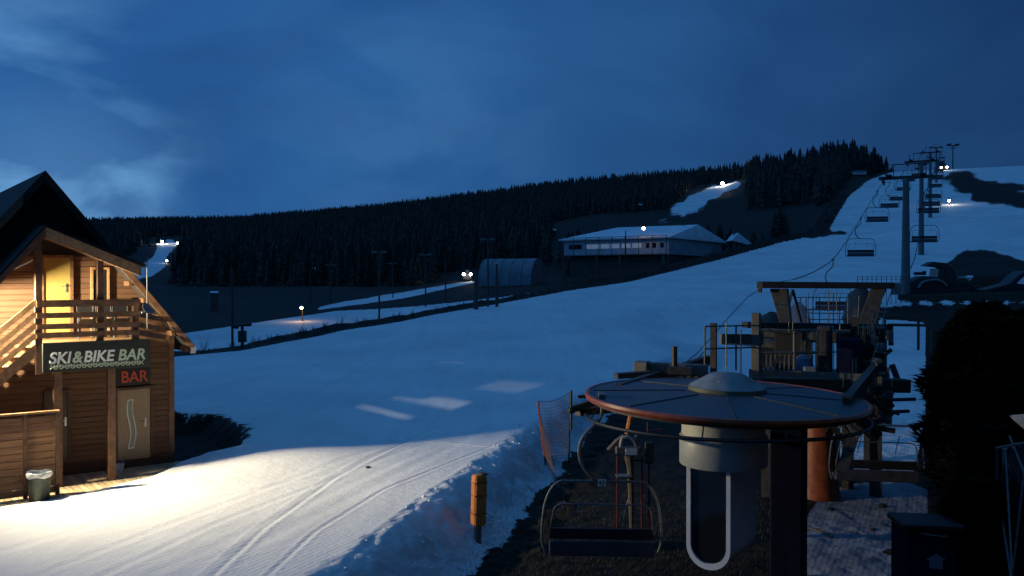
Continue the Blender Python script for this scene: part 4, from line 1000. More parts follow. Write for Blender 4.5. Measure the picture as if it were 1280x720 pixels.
    # machine clutter: many struts
    cl = MB(); rnd = random.Random(3)
    for k in range(34):
        px, py = rnd.uniform(1000, 1118), rnd.uniform(395, 470); d_ = rnd.uniform(23.5, 27)
        a = P3(px, py, d_); b = P3(px + rnd.choice((0, 0, rnd.uniform(-26, 26))), py + rnd.uniform(12, 38), d_ + rnd.uniform(-.4, .4)); cl.beam(a, b, rnd.uniform(.04, .16), rnd.uniform(.04, .14), (0, 1, 0)); cl.build('machinery_strut', M['steel_dk'], ST); cl = MB()
    for k in range(26):
        px, py = rnd.uniform(1030, 1108), rnd.uniform(488, 540); d_ = rnd.uniform(19.8, 22.5)
        a = P3(px, py, d_); b = P3(px + rnd.uniform(-30, 30), py + rnd.uniform(-6, 26), d_ + rnd.uniform(-.4, .4)); cl.beam(a, b, rnd.uniform(.04, .15), rnd.uniform(.04, .14), (0, 1, 0)); cl.build('machinery_strut', M['steel_dk'], ST); cl = MB()
    ye = MB()
    for px, y0, y1 in ((1073, 405, 419), (1079, 404, 419), (1084.5, 404, 419), (1087, 406, 420), (986, 403, 415), (991, 403, 415), (1066, 448, 466), (1070, 448, 466), (1089, 448, 464)):
        MB().tube([P3(px, y0, 23.1), P3(px, y1, 23.1)], .010, 5).build('tensioning_rod', M['yellowrefl'], ST)
    m_ = MB(); q = P3(1100, 435, 24); m_.box((q.x, q.y, q.z), (.25, .2, .25)); m_.build('lamp_box', M['steel_pale'], ST)
    # wooden legs and floor shading structure under the platform
    for px, d_ in ((960, 24.5), (1060, 25.5), (1095, 24.5)):
        q = P3(px, 500, d_); MB().box((q.x, q.y, (zpl - .1) / 2), (.3, .3, zpl - .1)).build('support_column', M['steel_dk'], ST)
    # portal over the ropes
    PD = 30.0
    zb_ = P3(1032, 357, PD).z
    a, b = P3(949, 356, PD - .6), P3(1115, 357, PD + .6); MB().beam(a, b, .35, .22).build('portal_beam', M['beam_br'], ST, bevel=.02)
    for x0, x1, x2, x3, sgn in ((962, 984, 978, 990, -.4), (1088, 1108, 1068, 1084, .4)):
        p = [P3(x0, 361, PD + sgn), P3(x1, 361, PD + sgn), P3(x3, 416, PD + sgn), P3(x2, 416, PD + sgn)]
        MB().prism(p, (0, .35, 0)).build('portal_leg', M['steel_pale'], ST, bevel=.02)
    for q0, q1 in (((991, 362), (978, 412)), ((991, 362), (1004, 412)), ((1104, 362), (1092, 410))):
        MB().beam(P3(*q0, PD + .3), P3(*q1, PD + .3), .08, .08, (0, 1, 0)).build('portal_brace', M['steel_dk'], ST)
    MB().box(tuple(P3(950, 361, PD - .6)), (.1, .2, .25)).build('portal_hook', M['beam_br'], ST)
    # guard rails, lamps and cables cluttering the machinery deck
    for (x0, y0, x1, y1, d_) in ((1021, 413, 1050, 413, 23.8), (1021, 440, 1050, 440, 23.8), (1050, 405, 1050, 466, 23.8), (1108, 412, 1108, 470, 23.6), (1094, 440, 1112, 442, 23.4), (1036, 392, 1110, 390, 27.5), (1000, 386, 1036, 388, 27.5), (1010, 366, 1010, 415, 28.5), (1060, 372, 1060, 412, 28.5), (1074, 369, 1072, 412, 28.5), (1045, 362, 1047, 410, 28.5), (1036, 362, 1036, 410, 28.5), (910, 430, 944, 432, 22.0), (908, 402, 908, 462, 22.0), (926, 412, 926, 466, 22.2)):
        MB().tube([P3(x0, y0, d_), P3(x1, y1, d_)], .018, 6).build('guard_rail', M['steel'], ST)
    for (pts, r_) in (((( 948, 395), (962, 412), (985, 418), (1010, 414)), .012), (((1068, 470), (1080, 492), (1100, 500), (1118, 492)), .015), (((880, 440), (872, 452), (884, 466), (905, 468)), .014), (((1090, 400), (1100, 425), (1094, 450)), .013)):
        MB().tube(bez([P3(a_, b_, 23.0) for a_, b_ in pts], 6), r_, 5).build('cable', M['black'], ST)
    MB().box(tuple(P3(1012, 462, 23.3)), (.3, .2, .16), rz=.3).build('tool_box', M['cap'], ST, bevel=.02)
    q = P3(1100, 434, 23.8); MB().lathe([(.01, .12), (.1, .1), (.13, 0), (.1, -.1), (.01, -.12)], 12, tuple(q)).build('work_light', M['cap'], ST, smooth=True)
    # supporting pedestal of the portal down to the ground
    q = P3(1032, 430, PD); 
    for dx in (-1.4, 1.4): MB().box((q.x + dx, q.y, (zb_ - 1.4) / 2), (.35, .35, zb_ - 1.4)).build('support_column', M['steel_dk'], ST)
    MB().box((q.x, q.y, zb_ - 1.6), (4.0, .5, .35)).build('cross_beam', M['steel_dk'], ST)
    # boarding area behind the portal: thin pale poles and racks
    return ST
ST = build_station()

def clutter_behind():
    # boarding gate behind the portal
    g0 = G(1030, 418)
    B = thing('boarding_gate', 'row of thin pale gate posts and rails behind the portal of the station', 'gate', at(1045, 400, 38).xy.to_3d() , LRZ * .6)
    o = at(1045, 400, 38); B.location = (o.x, o.y, 0)
    k = 38 / FPX
    pz = lambda py: CAMZ - (py - HOR) * k
    for px in (1036, 1042, 1064, 1083):
        MB().tube([((px - 1045) * k, 0, 1.2), ((px - 1045) * k, 0, pz(366))], .022, 6).build('post', M['steel_pale'], B)
    r_ = MB()
    for py in (372, 388, 392, 400): r_.tube([(-1.6, .3, pz(py)), (1.6, .3, pz(py))], .02, 5)
    for px in (1003, 1010, 1018, 1026, 1050, 1074): r_.tube([((px - 1045) * k, .3, 1.0), ((px - 1045) * k, .3, pz(372))], .02, 5)
    r_.build('rail', M['steel_dk'], B)
    # domed snow covered tarpaulins
    for i, (px, py, w, h, m_, lab) in enumerate(((965, 412, 1.3, .8, 'black', 'black tarpaulin hump beside the left leg of the portal'), (998, 412, 1.1, 1.2, 'tent', 'grey covered snow gun between the portal legs'), (1076, 396, 1.4, 1.3, 'black', 'dark covered snow gun seen under the portal beam'))):
        p = at(px, py, 36); z0 = gz(p.x, p.y)
        m = MB().lathe([(w * .52, 0), (w * .5, h * .3), (w * .36, h * .75), (w * .12, h * .98), (.001, h)], 14)
        m.v = [(v[0] * (1 + .15 * math.sin(v[2] * 7 + k_)), v[1], v[2] + .04 * math.sin(k_ * 1.9)) for k_, v in enumerate(m.v)]
        top = CAMZ - (py - HOR) * 36 / FPX
        o = m.build('covered_equipment', M[m_], smooth=True, loc=(p.x, p.y, max(z0, top - .1)))
        tag(o, lab, 'equipment')
        if top - .1 > z0:
            b = MB().box((0, 0, -(top - .1 - z0) / 2), (w * .8, w * .6, (top - .1 - z0))); b.build('stand', M['steel_dk'], o)
clutter_behind()

# ------------------------------------------------------------------ foreground left of the station
def build_foreground():
    # orange padded post
    g = G(597, 681); d = g.y; k = d / FPX
    P = thing('padded_post', 'square post wrapped in orange padding at the edge of the snow bank', 'post', (g.x, g.y, gz(g.x, g.y) - .1))
    MB().box((0, 0, .3), (.13, .13, .6)).build('wooden_post', M['post_w'], P, bevel=.01)
    zt = (681 - 596) * k; zb = (681 - 660) * k
    pad = MB().box((0, 0, .1 + (zt + zb) / 2), (.30, .26, zt - zb)); pad.build('padding', M['orangepad'], P, bevel=.04)
    MB().box((.10, -.01, .1 + zt + .012), (.16, .2, .03)).build('top_cap', M['steel_dk'], P)
    for z in (.25, .6, .85): MB().box((0, 0, .1 + zb + (zt - zb) * z), (.308, .268, .025)).build('strap', M['orange'], P)
    P.rotation_euler = (0, R(1.5), R(25))
    # safety net
    Nn = thing('safety_net', 'sagging orange-brown safety net between leaning poles on the bank', 'net', tuple(G(690, 560)))
    o = Vector(Nn.location)
    A = [G(675, 585), G(717, 568), G(700, 600)]
    a0 = A[0]; d0 = a0.y
    tops = [at(672, 502, a0.y), at(713, 490, a0.y + 1.3), at(752, 497, a0.y + 3)]
    bots = [Vector((a0.x, a0.y, gz(a0.x, a0.y))), Vector((tops[1].x - .05, tops[1].y, gz(tops[1].x, tops[1].y))), Vector((tops[2].x, tops[2].y, gz(tops[2].x, tops[2].y)))]
    bots[0] = Vector((tops[0].x + .25, tops[0].y, gz(tops[0].x, tops[0].y)))
    for i in range(2):
        MB().tube([bots[i] - o, tops[i] - o], .03, 7).build('pole', M['orange'] if i == 0 else M['steel_dk'], Nn)
    m = MB(); nu, nv = 22, 20
    def sp(i, u, v):
        b = bots[i].lerp(bots[i + 1], u); t = tops[i].lerp(tops[i + 1], u); p = b.lerp(t, v); sag = math.sin(math.pi * u)
        return p + Vector((0, 0, -.12 * sag * v)) + Vector((.10 * math.sin(9 * u + 5 * v), -.12 * math.sin(7 * v + 4 * u), 0)) * (1 - v) - o
    for i in range(1):
        for a in range(nu + 1): m.tube([sp(i, a / nu, v / 8) for v in range(9)], .0045, 3)
        for a in range(nv + 1): m.tube([sp(i, u / 8, a / nv) for u in range(9)], .0045, 3)
        m.tube([sp(i, u / 8, 1) for u in range(9)], .010, 4)
    # loose end falling on the bank
    e0 = bots[0]; e1 = G(700, 612)
    for a in range(14):
        u = a / 13; s_ = tops[0].lerp(bots[0], u * .9); e = e0.lerp(e1, u) + Vector((0, 0, .03))
        m.tube([s_ - o, (s_ + e) / 2 - o + Vector((.1, -.1, -.05)), e - o], .0045, 3)
    for a in range(10):
        v = a / 9; m.tube([tops[0].lerp(bots[0], k_ / 8 * .9).lerp(e0.lerp(e1, k_ / 8) + Vector((0, 0, .03)), v) - o for k_ in range(9)], .0045, 3)
    m.build('mesh_net', M['net'], Nn)
    # operator's console under the roof
    g = at(790, 600, 20.5); zg = gz(g.x, g.y); k = 20.5 / FPX
    C_ = thing('control_stand', 'cluttered operator stand with a white notice, brown cover and orange tubes under the roof disc', 'control stand', (g.x, g.y, zg))
    pz = lambda py: CAMZ - (py - HOR) * k - zg
    px_ = lambda px: (px - 790) * k
    MB().box((px_(787.5), -.2, pz(563)), (.27, .03, .14)).build('notice', M['white'], C_)
    MB().box((px_(785), 0, pz(563)), (.58, .18, .17)).build('console', M['steel_pale'], C_, bevel=.02)
    MB().prism([(px_(760), .05, pz(564)), (px_(775), .05, pz(562)), (px_(780), .05, pz(546)), (px_(771), .05, pz(552))], (0, .25, 0)).build('cover_flap', M['brown'], C_)
    hd = MB(); hd.tube(bez([(px_(776), 0, pz(560)), (px_(778), 0, pz(549)), (px_(786), 0, pz(547)), (px_(793), 0, pz(552)), (px_(795), 0, pz(560))], 5), .05, 7); hd.tube([(px_(797), .02, pz(570)), (px_(795), .02, pz(545))], .045, 7); hd.build('grey_hood', M['cap'], C_, smooth=True)
    MB().tube([(px_(790), 0, 0), (px_(788), 0, pz(585)), (px_(786), 0, pz(570))], .05, 8, .11).build('pedestal', M['brown'], C_)
    MB().tube([(px_(786), .3, pz(546)), (px_(791), .3, pz(520))], .06, 8).build('orange_tube', M['orangepad'], C_)
    MB().box((px_(779), -.1, pz(594)), (.36, .3, .03)).build('step', M['steel'], C_)
    fr = MB()
    for px in (772, 803, 812): fr.tube([(px_(px), .1, 0), (px_(px), .1, pz(572))], .025, 6)
    fr.tube([(px_(772), .1, pz(577)), (px_(812), .1, pz(577))], .025, 6); fr.tube([(px_(810), -.05, pz(540)), (px_(826), -.05, pz(536))], .02, 6); fr.tube([(px_(809), -.05, pz(545)), (px_(809), -.05, pz(528))], .02, 6)
    fr.build('frame', M['red'], C_)
    a = MB().box((px_(811), 0, pz(566)), (.2, .15, .5)); a.build('side_box', M['steel_dk'], C_, bevel=.02)
    # turf tufts and snow crumbs: stuff
    cr = MB(); rnd = random.Random(5)
    import itertools
    for i in range(150):
        u = rnd.random(); px = rnd.gauss(0, 1)
        cx, cy = [(-2.75 + (2.2 + 2.75) * u), 15 + 22 * u]
        x = cx - .6 + rnd.uniform(.0, 1.7); y = cy
        r_ = rnd.uniform(.012, .04) * (1.6 if rnd.random() < .08 else 1)
        cr.ball((x, y, gz(x, y) + r_ * .3), r_, 4, .7)
    tag(cr.build('snow_crumbs', M['snowchunk']), 'crumbs of snow broken off along the bank', 'snow', kind='stuff')
    gr = MB()
    for i in range(5200):
        px, py = rnd.uniform(550, 1010), rnd.uniform(612, 735)
        if px < 560 + (735 - py) * .62: continue
        d_ = 5.95 * FPX / (py - HOR); x = (px - 640) / FPX * d_; y = d_; z = 0
        h = rnd.uniform(.04, .13); a = rnd.uniform(0, 6.28); w = .008; lx, ly = rnd.uniform(-.06, .06), rnd.uniform(-.06, .06)
        gr.add([(x - w * math.cos(a), y - w * math.sin(a), z - .05), (x + w * math.cos(a), y + w * math.sin(a), z - .05), (x + lx, y + ly, z + h)], [(0, 1, 2)])
    P_ = np.array(gr.v); zz = height(P_[:, 0], P_[:, 1]); gr.v = [(v[0], v[1], v[2] + z_) for v, z_ in zip(gr.v, zz)]
    me = bpy.data.meshes.new('grass'); me.from_pydata(gr.v, [], gr.f); me.materials.append(mat('dry_grass', (.060, .055, .025), .8)); o = bpy.data.objects.new('grass', me); COL.objects.link(o)
    tag(o, 'short withered grass under the lift chair', 'grass', kind='stuff')
    # dark pebble on the piste
    g = G(460, 585, True); tag(MB().ball((0, 0, .02), .07, 6, .5).build('stone', M['black'], loc=tuple(g)), 'small dark clod lying alone on the lit snow', 'clod')
build_foreground()

# ------------------------------------------------------------------ right side
def needle_tree(rnd, h, w, n, droop=.35, leaf=.10, mat_=None):
    """columnar evergreen crown out of many small needles sprays around a dark core"""
    v = []; f = []
    for i in range(n):
        t = rnd.random() ** .85; z = h * (.04 + .96 * t)
        R0 = w * min(1.0, (1.02 - t) * 2.6) ** .55 * (.86 + .2 * math.sin(z * 4.1 + 2))
        a = rnd.uniform(0, 6.283); rr = R0 * rnd.uniform(.55, 1.05)
        c = Vector((rr * math.cos(a), rr * math.sin(a), z)); out_ = Vector((math.cos(a), math.sin(a), rnd.uniform(-.3, .9))).normalized()
        s_ = leaf * rnd.uniform(.6, 1.5); tn = out_.cross(Vector((rnd.uniform(-1, 1), rnd.uniform(-1, 1), 1))).normalized()
        k = len(v); v += [tuple(c - tn * s_ * .35), tuple(c + tn * s_ * .35), tuple(c + out_ * s_ * 1.4)]; f.append((k, k + 1, k + 2))
    m = MB(); m.add(v, f)
    m.lathe([(w * .62, h * .02), (w * .72, h * .3), (w * .66, h * .65), (w * .3, h * .9), (.001, h * .96)], 12)
    return m
def build_right():
    spec = [(1204, 20.5, 4.5, .92, 'black-green columnar evergreen nearest the dark notice box'), (1214, 24.5, 5.2, 1.0, 'second columnar evergreen in the dark hedge row'),
            (1230, 29, 5.3, 1.35, 'third columnar evergreen in the dark hedge row'), (1232, 36, 5.1, 1.7, 'fourth columnar evergreen in the dark hedge row'),
            (1238, 46, 4.8, 2.2, 'farthest columnar evergreen in the dark hedge row'), (1262, 26, 4.9, 1.2, 'evergreen behind the glazed shelter'), (1224, 15.6, 2.5, .62, 'low dark evergreen at the bottom edge beside the dark box'), (1236, 17.6, 3.1, .75, 'low dark evergreen between the shelter and the hedge'), (1275, 37, 4.8, 2.0, 'broad evergreen at the right edge above the shelter')]
    for i, (px, d, top, w, lab) in enumerate(spec):
        p = at(px, 500, d); z = gz(p.x, p.y)
        T = thing('evergreen_tree', lab, 'tree', (p.x, p.y, z - .1), 0, 'evergreens of the dark hedge row')
        rnd = random.Random(i); m = needle_tree(rnd, top - z, w, 5200, leaf=.11 + .0025 * d)
        me = bpy.data.meshes.new('crown'); me.from_pydata(m.v, [], m.f); me.materials.append(M['needles_n']); o = bpy.data.objects.new('crown', me); COL.objects.link(o); o.parent = T
        if i == 0: o.location.z = 1.35; o.scale.z = .80
        MB().tube([(0, 0, 0), (0, 0, 1.9)], .12, 8, .09).build('trunk', M['bark'], T)
    # low shrubs at the foot
    for i, (px, py, w) in enumerate(((1215, 700, .8), (1210, 660, .8))):
        g = G(px, py); 
    # dark notice box with pale star shaped sticker
    g = at(1163, 650, 15.2); k = 15.2 / FPX; zt = CAMZ - (650 - HOR) * k
    B = thing('snowblower_box', 'dark blue equipment box with a pale house-shaped sticker at the lower right', 'box', (g.x, g.y, 0), R(-8))
    MB().box((0, .35, zt / 2 - .12), (.86, .9, zt - .1)).build('box_body', M['navy'], B, bevel=.03)
    MB().box((0, .30, zt - .12), (1.0, 1.05, .10), rx=-.06).build('lid', M['black'], B, bevel=.02)
    hh = MB().tube([(-.2, -.13, zt - .17), (-.2, -.2, zt - .2), (.2, -.2, zt - .24), (.2, -.13, zt - .22)], .018, 6); hh.build('handle', M['steel'], B)
    z0 = CAMZ - (709 - HOR) * k; z1 = CAMZ - (692 - HOR) * k
    cx = .06; s_ = .13
    pts = [(cx - s_ * .85, z0), (cx + s_ * .8, z0 - .01), (cx + s_ * .85, z0 + .14), (cx + s_ * 1.2, z0 + .16), (cx + .01, z1 + .02), (cx - s_ * 1.2, z0 + .15), (cx - s_ * .8, z0 + .13)]
    MB().prism([(x, -.104, z) for x, z in pts], (0, .003, 0)).build('sticker', mat('pale_sticker', (.16, .18, .22), .5), B)
    # black rubber mat
    g = G(1120, 692)
    o = MB().prism([(-.30, 0, 0), (.08, -.16, 0), (.36, -.02, .02), (.2, .16, .03), (-.06, .12, .02)], (0, 0, .05)).build('rubber_mat', M['rubber'], loc=(g.x, g.y, gz(g.x, g.y) + .03)); tag(o, 'black rubber mat lying on the snow beside the dark box', 'mat')
    # broken slats on the snow
    for i, (px, py, an, L_) in enumerate(((1030, 668, 2.0, .55), (1020, 662, 2.2, .5), (1090, 662, .7, .25))):
        g = G(px, py); o = MB().box((0, 0, 0), (L_, .05, .03), rz=an).box((.05, .08, .0), (L_ * .6, .03, .02), rz=an + .5).build('loose_slat', M['steel_pale'], loc=(g.x, g.y, gz(g.x, g.y) + .03))
        tag(o, ['thin pale slat lying on the snow right of the cabin', 'short slat next to the thin pale one on the snow', 'small pale splinter on the snow nearer the dark box'][i], 'slat')
    for i, (px, py, s_) in enumerate(((1038, 638, .10), (1103, 634, .13), (1085, 598, .12), (1160, 610, .1))):
        g = G(px, py); tag(MB().ball((0, 0, 0), s_, 5, .6).build('turf_clod', M['rubber'], loc=(g.x, g.y, gz(g.x, g.y) + .02)), ['dark clod on the snow right of the glazed cabin', 'dark clod on the snow left of the hedge', 'dark clod below the right lift chair', 'dark clod at the foot of the hedge'][i], 'clod')
    # glazed shelter at the edge
    d0 = 14.5; k = d0 / FPX
    T = thing('glazed_shelter', 'lean-to shelter with dark glazing and thin metal frame at the right edge', 'shelter', at(1275, 600, d0).xy.to_3d(), 0)
    o = Vector(T.location)
    def W3(px, py, d_): return at(px, py, d_) - o
    q = [W3(1253, 560, 15.6), W3(1345, 545, 13), W3(1345, 760, 13), W3(1243, 770, 15.6)]
    MB().prism(q, (0.05, .03, 0)).build('glazing', M['glass'], T)
    for a, b, w_ in (((1262, 545, 15.4), (1284, 600, 14.0), .03), ((1257, 560, 15.5), (1266, 730, 14.2), .035), ((1284, 560, 14.2), (1265, 725, 14.2), .03), ((1250, 630, 15.5), (1266, 735, 14.0), .04), ((1245, 560, 15.6), (1290, 552, 13.6), .04)):
        MB().tube([W3(*a), W3(*b)], w_ * .55, 6).build('frame_bar', M['steel'], T)
    MB().prism([W3(1262, 521, 15.8), W3(1300, 518, 14), W3(1300, 545, 14), W3(1284, 540, 14.6)], (0, .04, .02)).build('roof_sheet', M['cap'], T)
    MB().box(tuple(W3(1256, 560, 15.35)), (.06, .06, .05)).build('lamp_head', M['bag'], T)
    for px, py in ((1247, 740), (1300, 760)):
        p = W3(px, 560, 15.6 if px < 1290 else 13.4); MB().tube([p, (p.x, p.y, -o.z)], .03, 6).build('post', M['steel_dk'], T)
build_right()

def build_own_house():
    # unseen building the webcam hangs on; its right wing is added to block sky light
    T = thing('unseen_webcam_house', 'unseen dark timber house behind and right of the viewpoint, added to shade the near ground', 'building', (0, 0, 0))
    w = MB().bx(-7, 30, -14, -.6, 0, 13); w.bx(8.9, 30, -.597, 13.6, 0, 8.6); w.build('wall', M['timber_dark'], T)
    r = MB().prism([(-7.6, -14.6, 13.01), (-7.6, -.1, 13.01), (-7.6, -7.3, 17)], (38.2, 0, 0)); r.prism([(8.5, -.09, 8.61), (30.6, -.09, 8.61), (19, -.09, 12)], (0, 14.1, 0)); r.build('roof', M['roofing'], T)
    for x in (-4, 0.8, 4.5):
        for z in (1.6, 8.2): MB().bx(x - .6, x + .6, -.62, -.585, z, z + 1.3).build('window', M['glass'], T)
    MB().tube([(0, -.6, 6.15), (0, -.12, 6.15)], .02, 6).build('camera_bracket', M['steel'], T)
build_own_house()

def build_patch_spots():  # added off-view spots; cut-out plates shape the pale patches on the snow
    src = Vector((-6.4, -.30, 8.2))
    T = thing('added_patch_spots', 'three added spotlights behind the viewpoint, cut to throw pale patches on the snow', 'lamp', tuple(src))
    MB().box((0, -.20, 0), (1.5, .25, .2)).build('housing', M['steel_dk'], T)
    for k_, (poly, pw) in enumerate((([(446, 507.5), (453, 507), (480, 513), (518, 523), (504, 522.5), (478, 516)], 1.5), ([(489, 497.5), (501, 495.5), (524, 500), (545, 496), (590, 503), (565, 512), (524, 504)], 1.0), ([(593, 485), (626, 475), (682, 480), (645, 491)], .62))):
        G3 = [G(*p) for p in poly]; cen = sum(G3, Vector()) / len(G3); s0 = src + Vector(((k_ - 1) * .5, 0, 0)); ax_ = (cen - s0).normalized()
        ap = [s0 + (g - s0) * (2.0 / (g - s0).dot(ax_)) for g in G3]; c_ = sum(ap, Vector()) / len(ap)
        inner = [ap[i].lerp(ap[(i + 1) % len(ap)], t / 14) for i in range(len(ap)) for t in range(14)]; n = len(inner)
        e1 = ax_.cross(Vector((0, 0, 1))).normalized(); e2 = e1.cross(ax_)
        tt = [math.atan2((p - c_).dot(e2), (p - c_).dot(e1)) for p in inner]; cen2 = c_
        big = [c_ + (e1 * math.cos(a) + e2 * math.sin(a)) * .21 for a in tt]
        vs = [p - src for p in inner + big]; m = MB(); m.add(vs, [(i, (i + 1) % n, n + (i + 1) % n, n + i) for i in range(n)])
        m.build('shutter', M['steel_dk'], T)
        MB().tube([s0 - src + Vector((-.08, -.1, -.12)), big[0] - src], .01, 5).build('shutter_arm', M['steel_dk'], T)
        l_ = bpy.data.lights.new('patch_spot_beam', 'SPOT'); l_.energy = 42000 * pw; l_.color = (1, .97, .85); l_.shadow_soft_size = .008; l_.spot_size = R(9); l_.spot_blend = .05
        lo = bpy.data.objects.new('patch_spot_beam', l_); COL.objects.link(lo); lo.location = s0; lo.rotation_euler = (-ax_).to_track_quat('Z', 'Y').to_euler()
build_patch_spots()
def build_undergrowth():
    rnd = random.Random(77); v = []; f = []
    E = [p for p in E_LINE if p[1] > 50 and p[1] < 330]
    pts = []
    for a, b in zip(E[:-1], E[1:]):
        a, b = Vector(a), Vector(b); L_ = (b - a).length; nn = Vector((b.y - a.y, a.x - b.x)).normalized()
        for k in range(int(L_ * 5)): q = a.lerp(b, rnd.random()) - nn * rnd.uniform(.2, 5.2); pts.append((q.x, q.y, rnd.uniform(.15, .7) * (2.2 if rnd.random() < .06 else 1)))
    P_ = np.array(pts); zz = height(P_[:, 0], P_[:, 1])
    for (x, y, h), z in zip(pts, zz):
        for j in range(5):
            a = rnd.uniform(0, 6.28); w = .012 + .0002 * y; dx, dy = rnd.uniform(-.5, .5) * h, rnd.uniform(-.4, .4) * h; k = len(v)
            v += [(x - w * math.cos(a), y - w * math.sin(a), z - .1), (x + w * math.cos(a), y + w * math.sin(a), z - .1), (x + dx, y + dy, z + h * rnd.uniform(.6, 1))]; f.append((k, k + 1, k + 2))
    me = bpy.data.meshes.new('undergrowth'); me.from_pydata(v, [], f); me.materials.append(mat('bare_twigs', (.035, .026, .02), .9)); o = bpy.data.objects.new('undergrowth', me); COL.objects.link(o)
    tag(o, 'bare weeds and twigs along the dark strip beside the run', 'undergrowth', kind='stuff')
build_undergrowth()

# ------------------------------------------------------------------ machines on the terrace
def build_machines():
    def local(px, py, d, org): p = at(px, py, d); return p - org
    p = at(1162, 376, 100); zg = gz(p.x, p.y); k = 100 / FPX
    T = thing('snow_groomer', 'dark snow groomer with cab, tracks and front blade parked below the big tower', 'snow groomer', (p.x, p.y, zg), 0)
    X = lambda px: (px - 1162) * k
    Z = lambda py: CAMZ - (py - HOR) * k - zg
    def poly(pts): return [(X(a), 0, Z(b)) for a, b in pts]
    MB().prism([(x, -1.2, z) for x, _, z in poly([(1131, 366), (1131, 352), (1150, 345), (1178, 347), (1190, 352), (1190, 366)])], (0, 2.4, 0)).build('body', M['steel_dk'], T, bevel=.1)
    MB().prism([(x, -1.1, z) for x, _, z in poly([(1166, 350), (1168, 336), (1182, 335), (1190, 346), (1190, 352)])], (0, 2.2, 0)).build('cab', M['glass'], T, bevel=.05)
    cf = MB(); 
    for a, b in (((1166, 351), (1168, 336)), ((1168, 336), (1182, 335)), ((1182, 335), (1190, 347)), ((1178, 350), (1176, 336))): cf.beam((X(a[0]), -1.13, Z(a[1])), (X(b[0]), -1.13, Z(b[1])), .1, .1)
    cf.build('cab_frame', M['red'], T)
    for y in (-1.7, 1.2):
        tr = MB(); pts = []
        tr.prism([(x, y, z) for x, _, z in poly([(1134, 376), (1131, 371), (1134, 364), (1186, 364), (1191, 370), (1187, 376)])], (0, .7, 0)); tr.build('track', M['rubber'], T, bevel=.08)
    ar = MB().tube(bez([(X(1141), -1.4, Z(360)), (X(1146), -1.4, Z(353)), (X(1158), -1.4, Z(350)), (X(1168), -1.4, Z(351)), (X(1176), -1.4, Z(357))], 5), .14, 7); ar.build('lift_arm', M['cap'], T, smooth=True)
    MB().prism([(x, -1.5, z) for x, _, z in poly([(1120, 375), (1122, 360), (1127, 354), (1129, 356), (1127, 374)])], (0, 3.2, 0)).build('blade', M['steel_dk'], T)
    MB().box((X(1145), -.9, Z(342)), (1.2, .5, .35)).box((X(1149), -1.2, Z(340)), (.4, .1, .2)).build('light_bar', M['black'], T)
    MB().box((X(1145), -1.24, Z(343)), (.3, .04, .12)).build('headlight', M['steel_pale'], T)
    # tipped roof rack / tiller behind
    MB().prism([(x, .2, z) for x, _, z in poly([(1158, 332), (1168, 327), (1186, 329), (1192, 336), (1188, 338), (1176, 334)])], (0, 1.5, 0)).build('winch', M['steel_dk'], T, bevel=.05)
    # spare wheel / round reel
    p = at(1206, 376, 96); zg2 = gz(p.x, p.y)
    W_ = thing('upright_tyre', 'large tyre with pale rim standing right of the snow groomer', 'tyre', (p.x, p.y, zg2), R(30))
    m = MB(); prof = [(.62, -.22), (.72, -.25), (.95, -.2), (1.0, 0), (.95, .2), (.72, .25), (.62, .22)]
    m.lathe(prof, 24); o = m.build('tyre_tread', M['rubber'], W_, smooth=True, loc=(0, 0, 1.0)); o.rotation_euler = (0, R(90), 0)
    m = MB(); m.lathe([(.3, -.1), (.60, -.14), (.62, .14), (.3, .1)], 24); o = m.build('rim', M['cap'], W_, smooth=True, loc=(0, 0, 1.0)); o.rotation_euler = (0, R(90), 0)
    # second machine at right edge
    p = at(1262, 375, 94); zg3 = gz(p.x, p.y); k = 94 / FPX
    C_ = thing('parked_van', 'dark van with snow on its bonnet cut by the right edge of the picture', 'van', (p.x, p.y, zg3))
    X = lambda px: (px - 1262) * k
    Z = lambda py: CAMZ - (py - HOR) * k - zg3
    MB().prism([(X(a), -1, Z(b)) for a, b in ((1228, 373), (1226, 362), (1246, 357), (1256, 354), (1266, 344), (1275, 339), (1320, 336), (1322, 373))], (0, 2.2, 0)).build('body', M['black'], C_, bevel=.08)
    MB().prism([(X(a), -1.02, Z(b)) for a, b in ((1263, 355), (1269, 347), (1276, 342), (1290, 342), (1290, 355))], (0, .03, 0)).build('window', M['glass'], C_)
    MB().prism([(X(a), -.9, Z(b)) for a, b in ((1264, 354.5), (1272, 346.5), (1281, 345), (1281, 356))], (0, -.25, 0)).build('snow_patch', M['snowchunk'], C_)
    for px in (1240, 1300):
        m = MB().tube([(X(px), -1.12, .36), (X(px), -.85, .36)], .38, 16); m.build('wheel', M['rubber'], C_, smooth=True)
    # second small vehicle between
    p = at(1225, 374, 104); zg4 = gz(p.x, p.y)
    Q = thing('parked_sledge', 'low dark transport sledge parked between the tyre and the van', 'sledge', (p.x, p.y, zg4))
    MB().box((0, 0, .75), (2.4, 1.4, .4)).box((-.6, 0, 1.1), (.9, 1.2, .4)).build('body', M['steel_dk'], Q, bevel=.08)
    for y in (-.6, .6): MB().tube(bez([(-1.4, y, .5), (-1.2, y, .1), (0, y, .05), (1.3, y, .05)], 5), .05, 6).build('runner', M['steel'], Q)
    # kerb wall of the terrace, beams, and fence bits
    a, b = G(1106, 384), G(1290, 384)
    w = MB().beam(Vector((40.5, 91.5, 3.55)), Vector((62, 91.5, 3.55)), .3, 1.1); tag(w.build('retaining_wall', M['navy']), 'low dark retaining wall under the parked machines', 'wall')
    p0, p1 = at(1104, 397, 66), at(1150, 398, 66)
    m = MB().beam(p0, p1, .25, .3).beam(at(1110, 406, 64), at(1172, 407, 64), .2, .2)
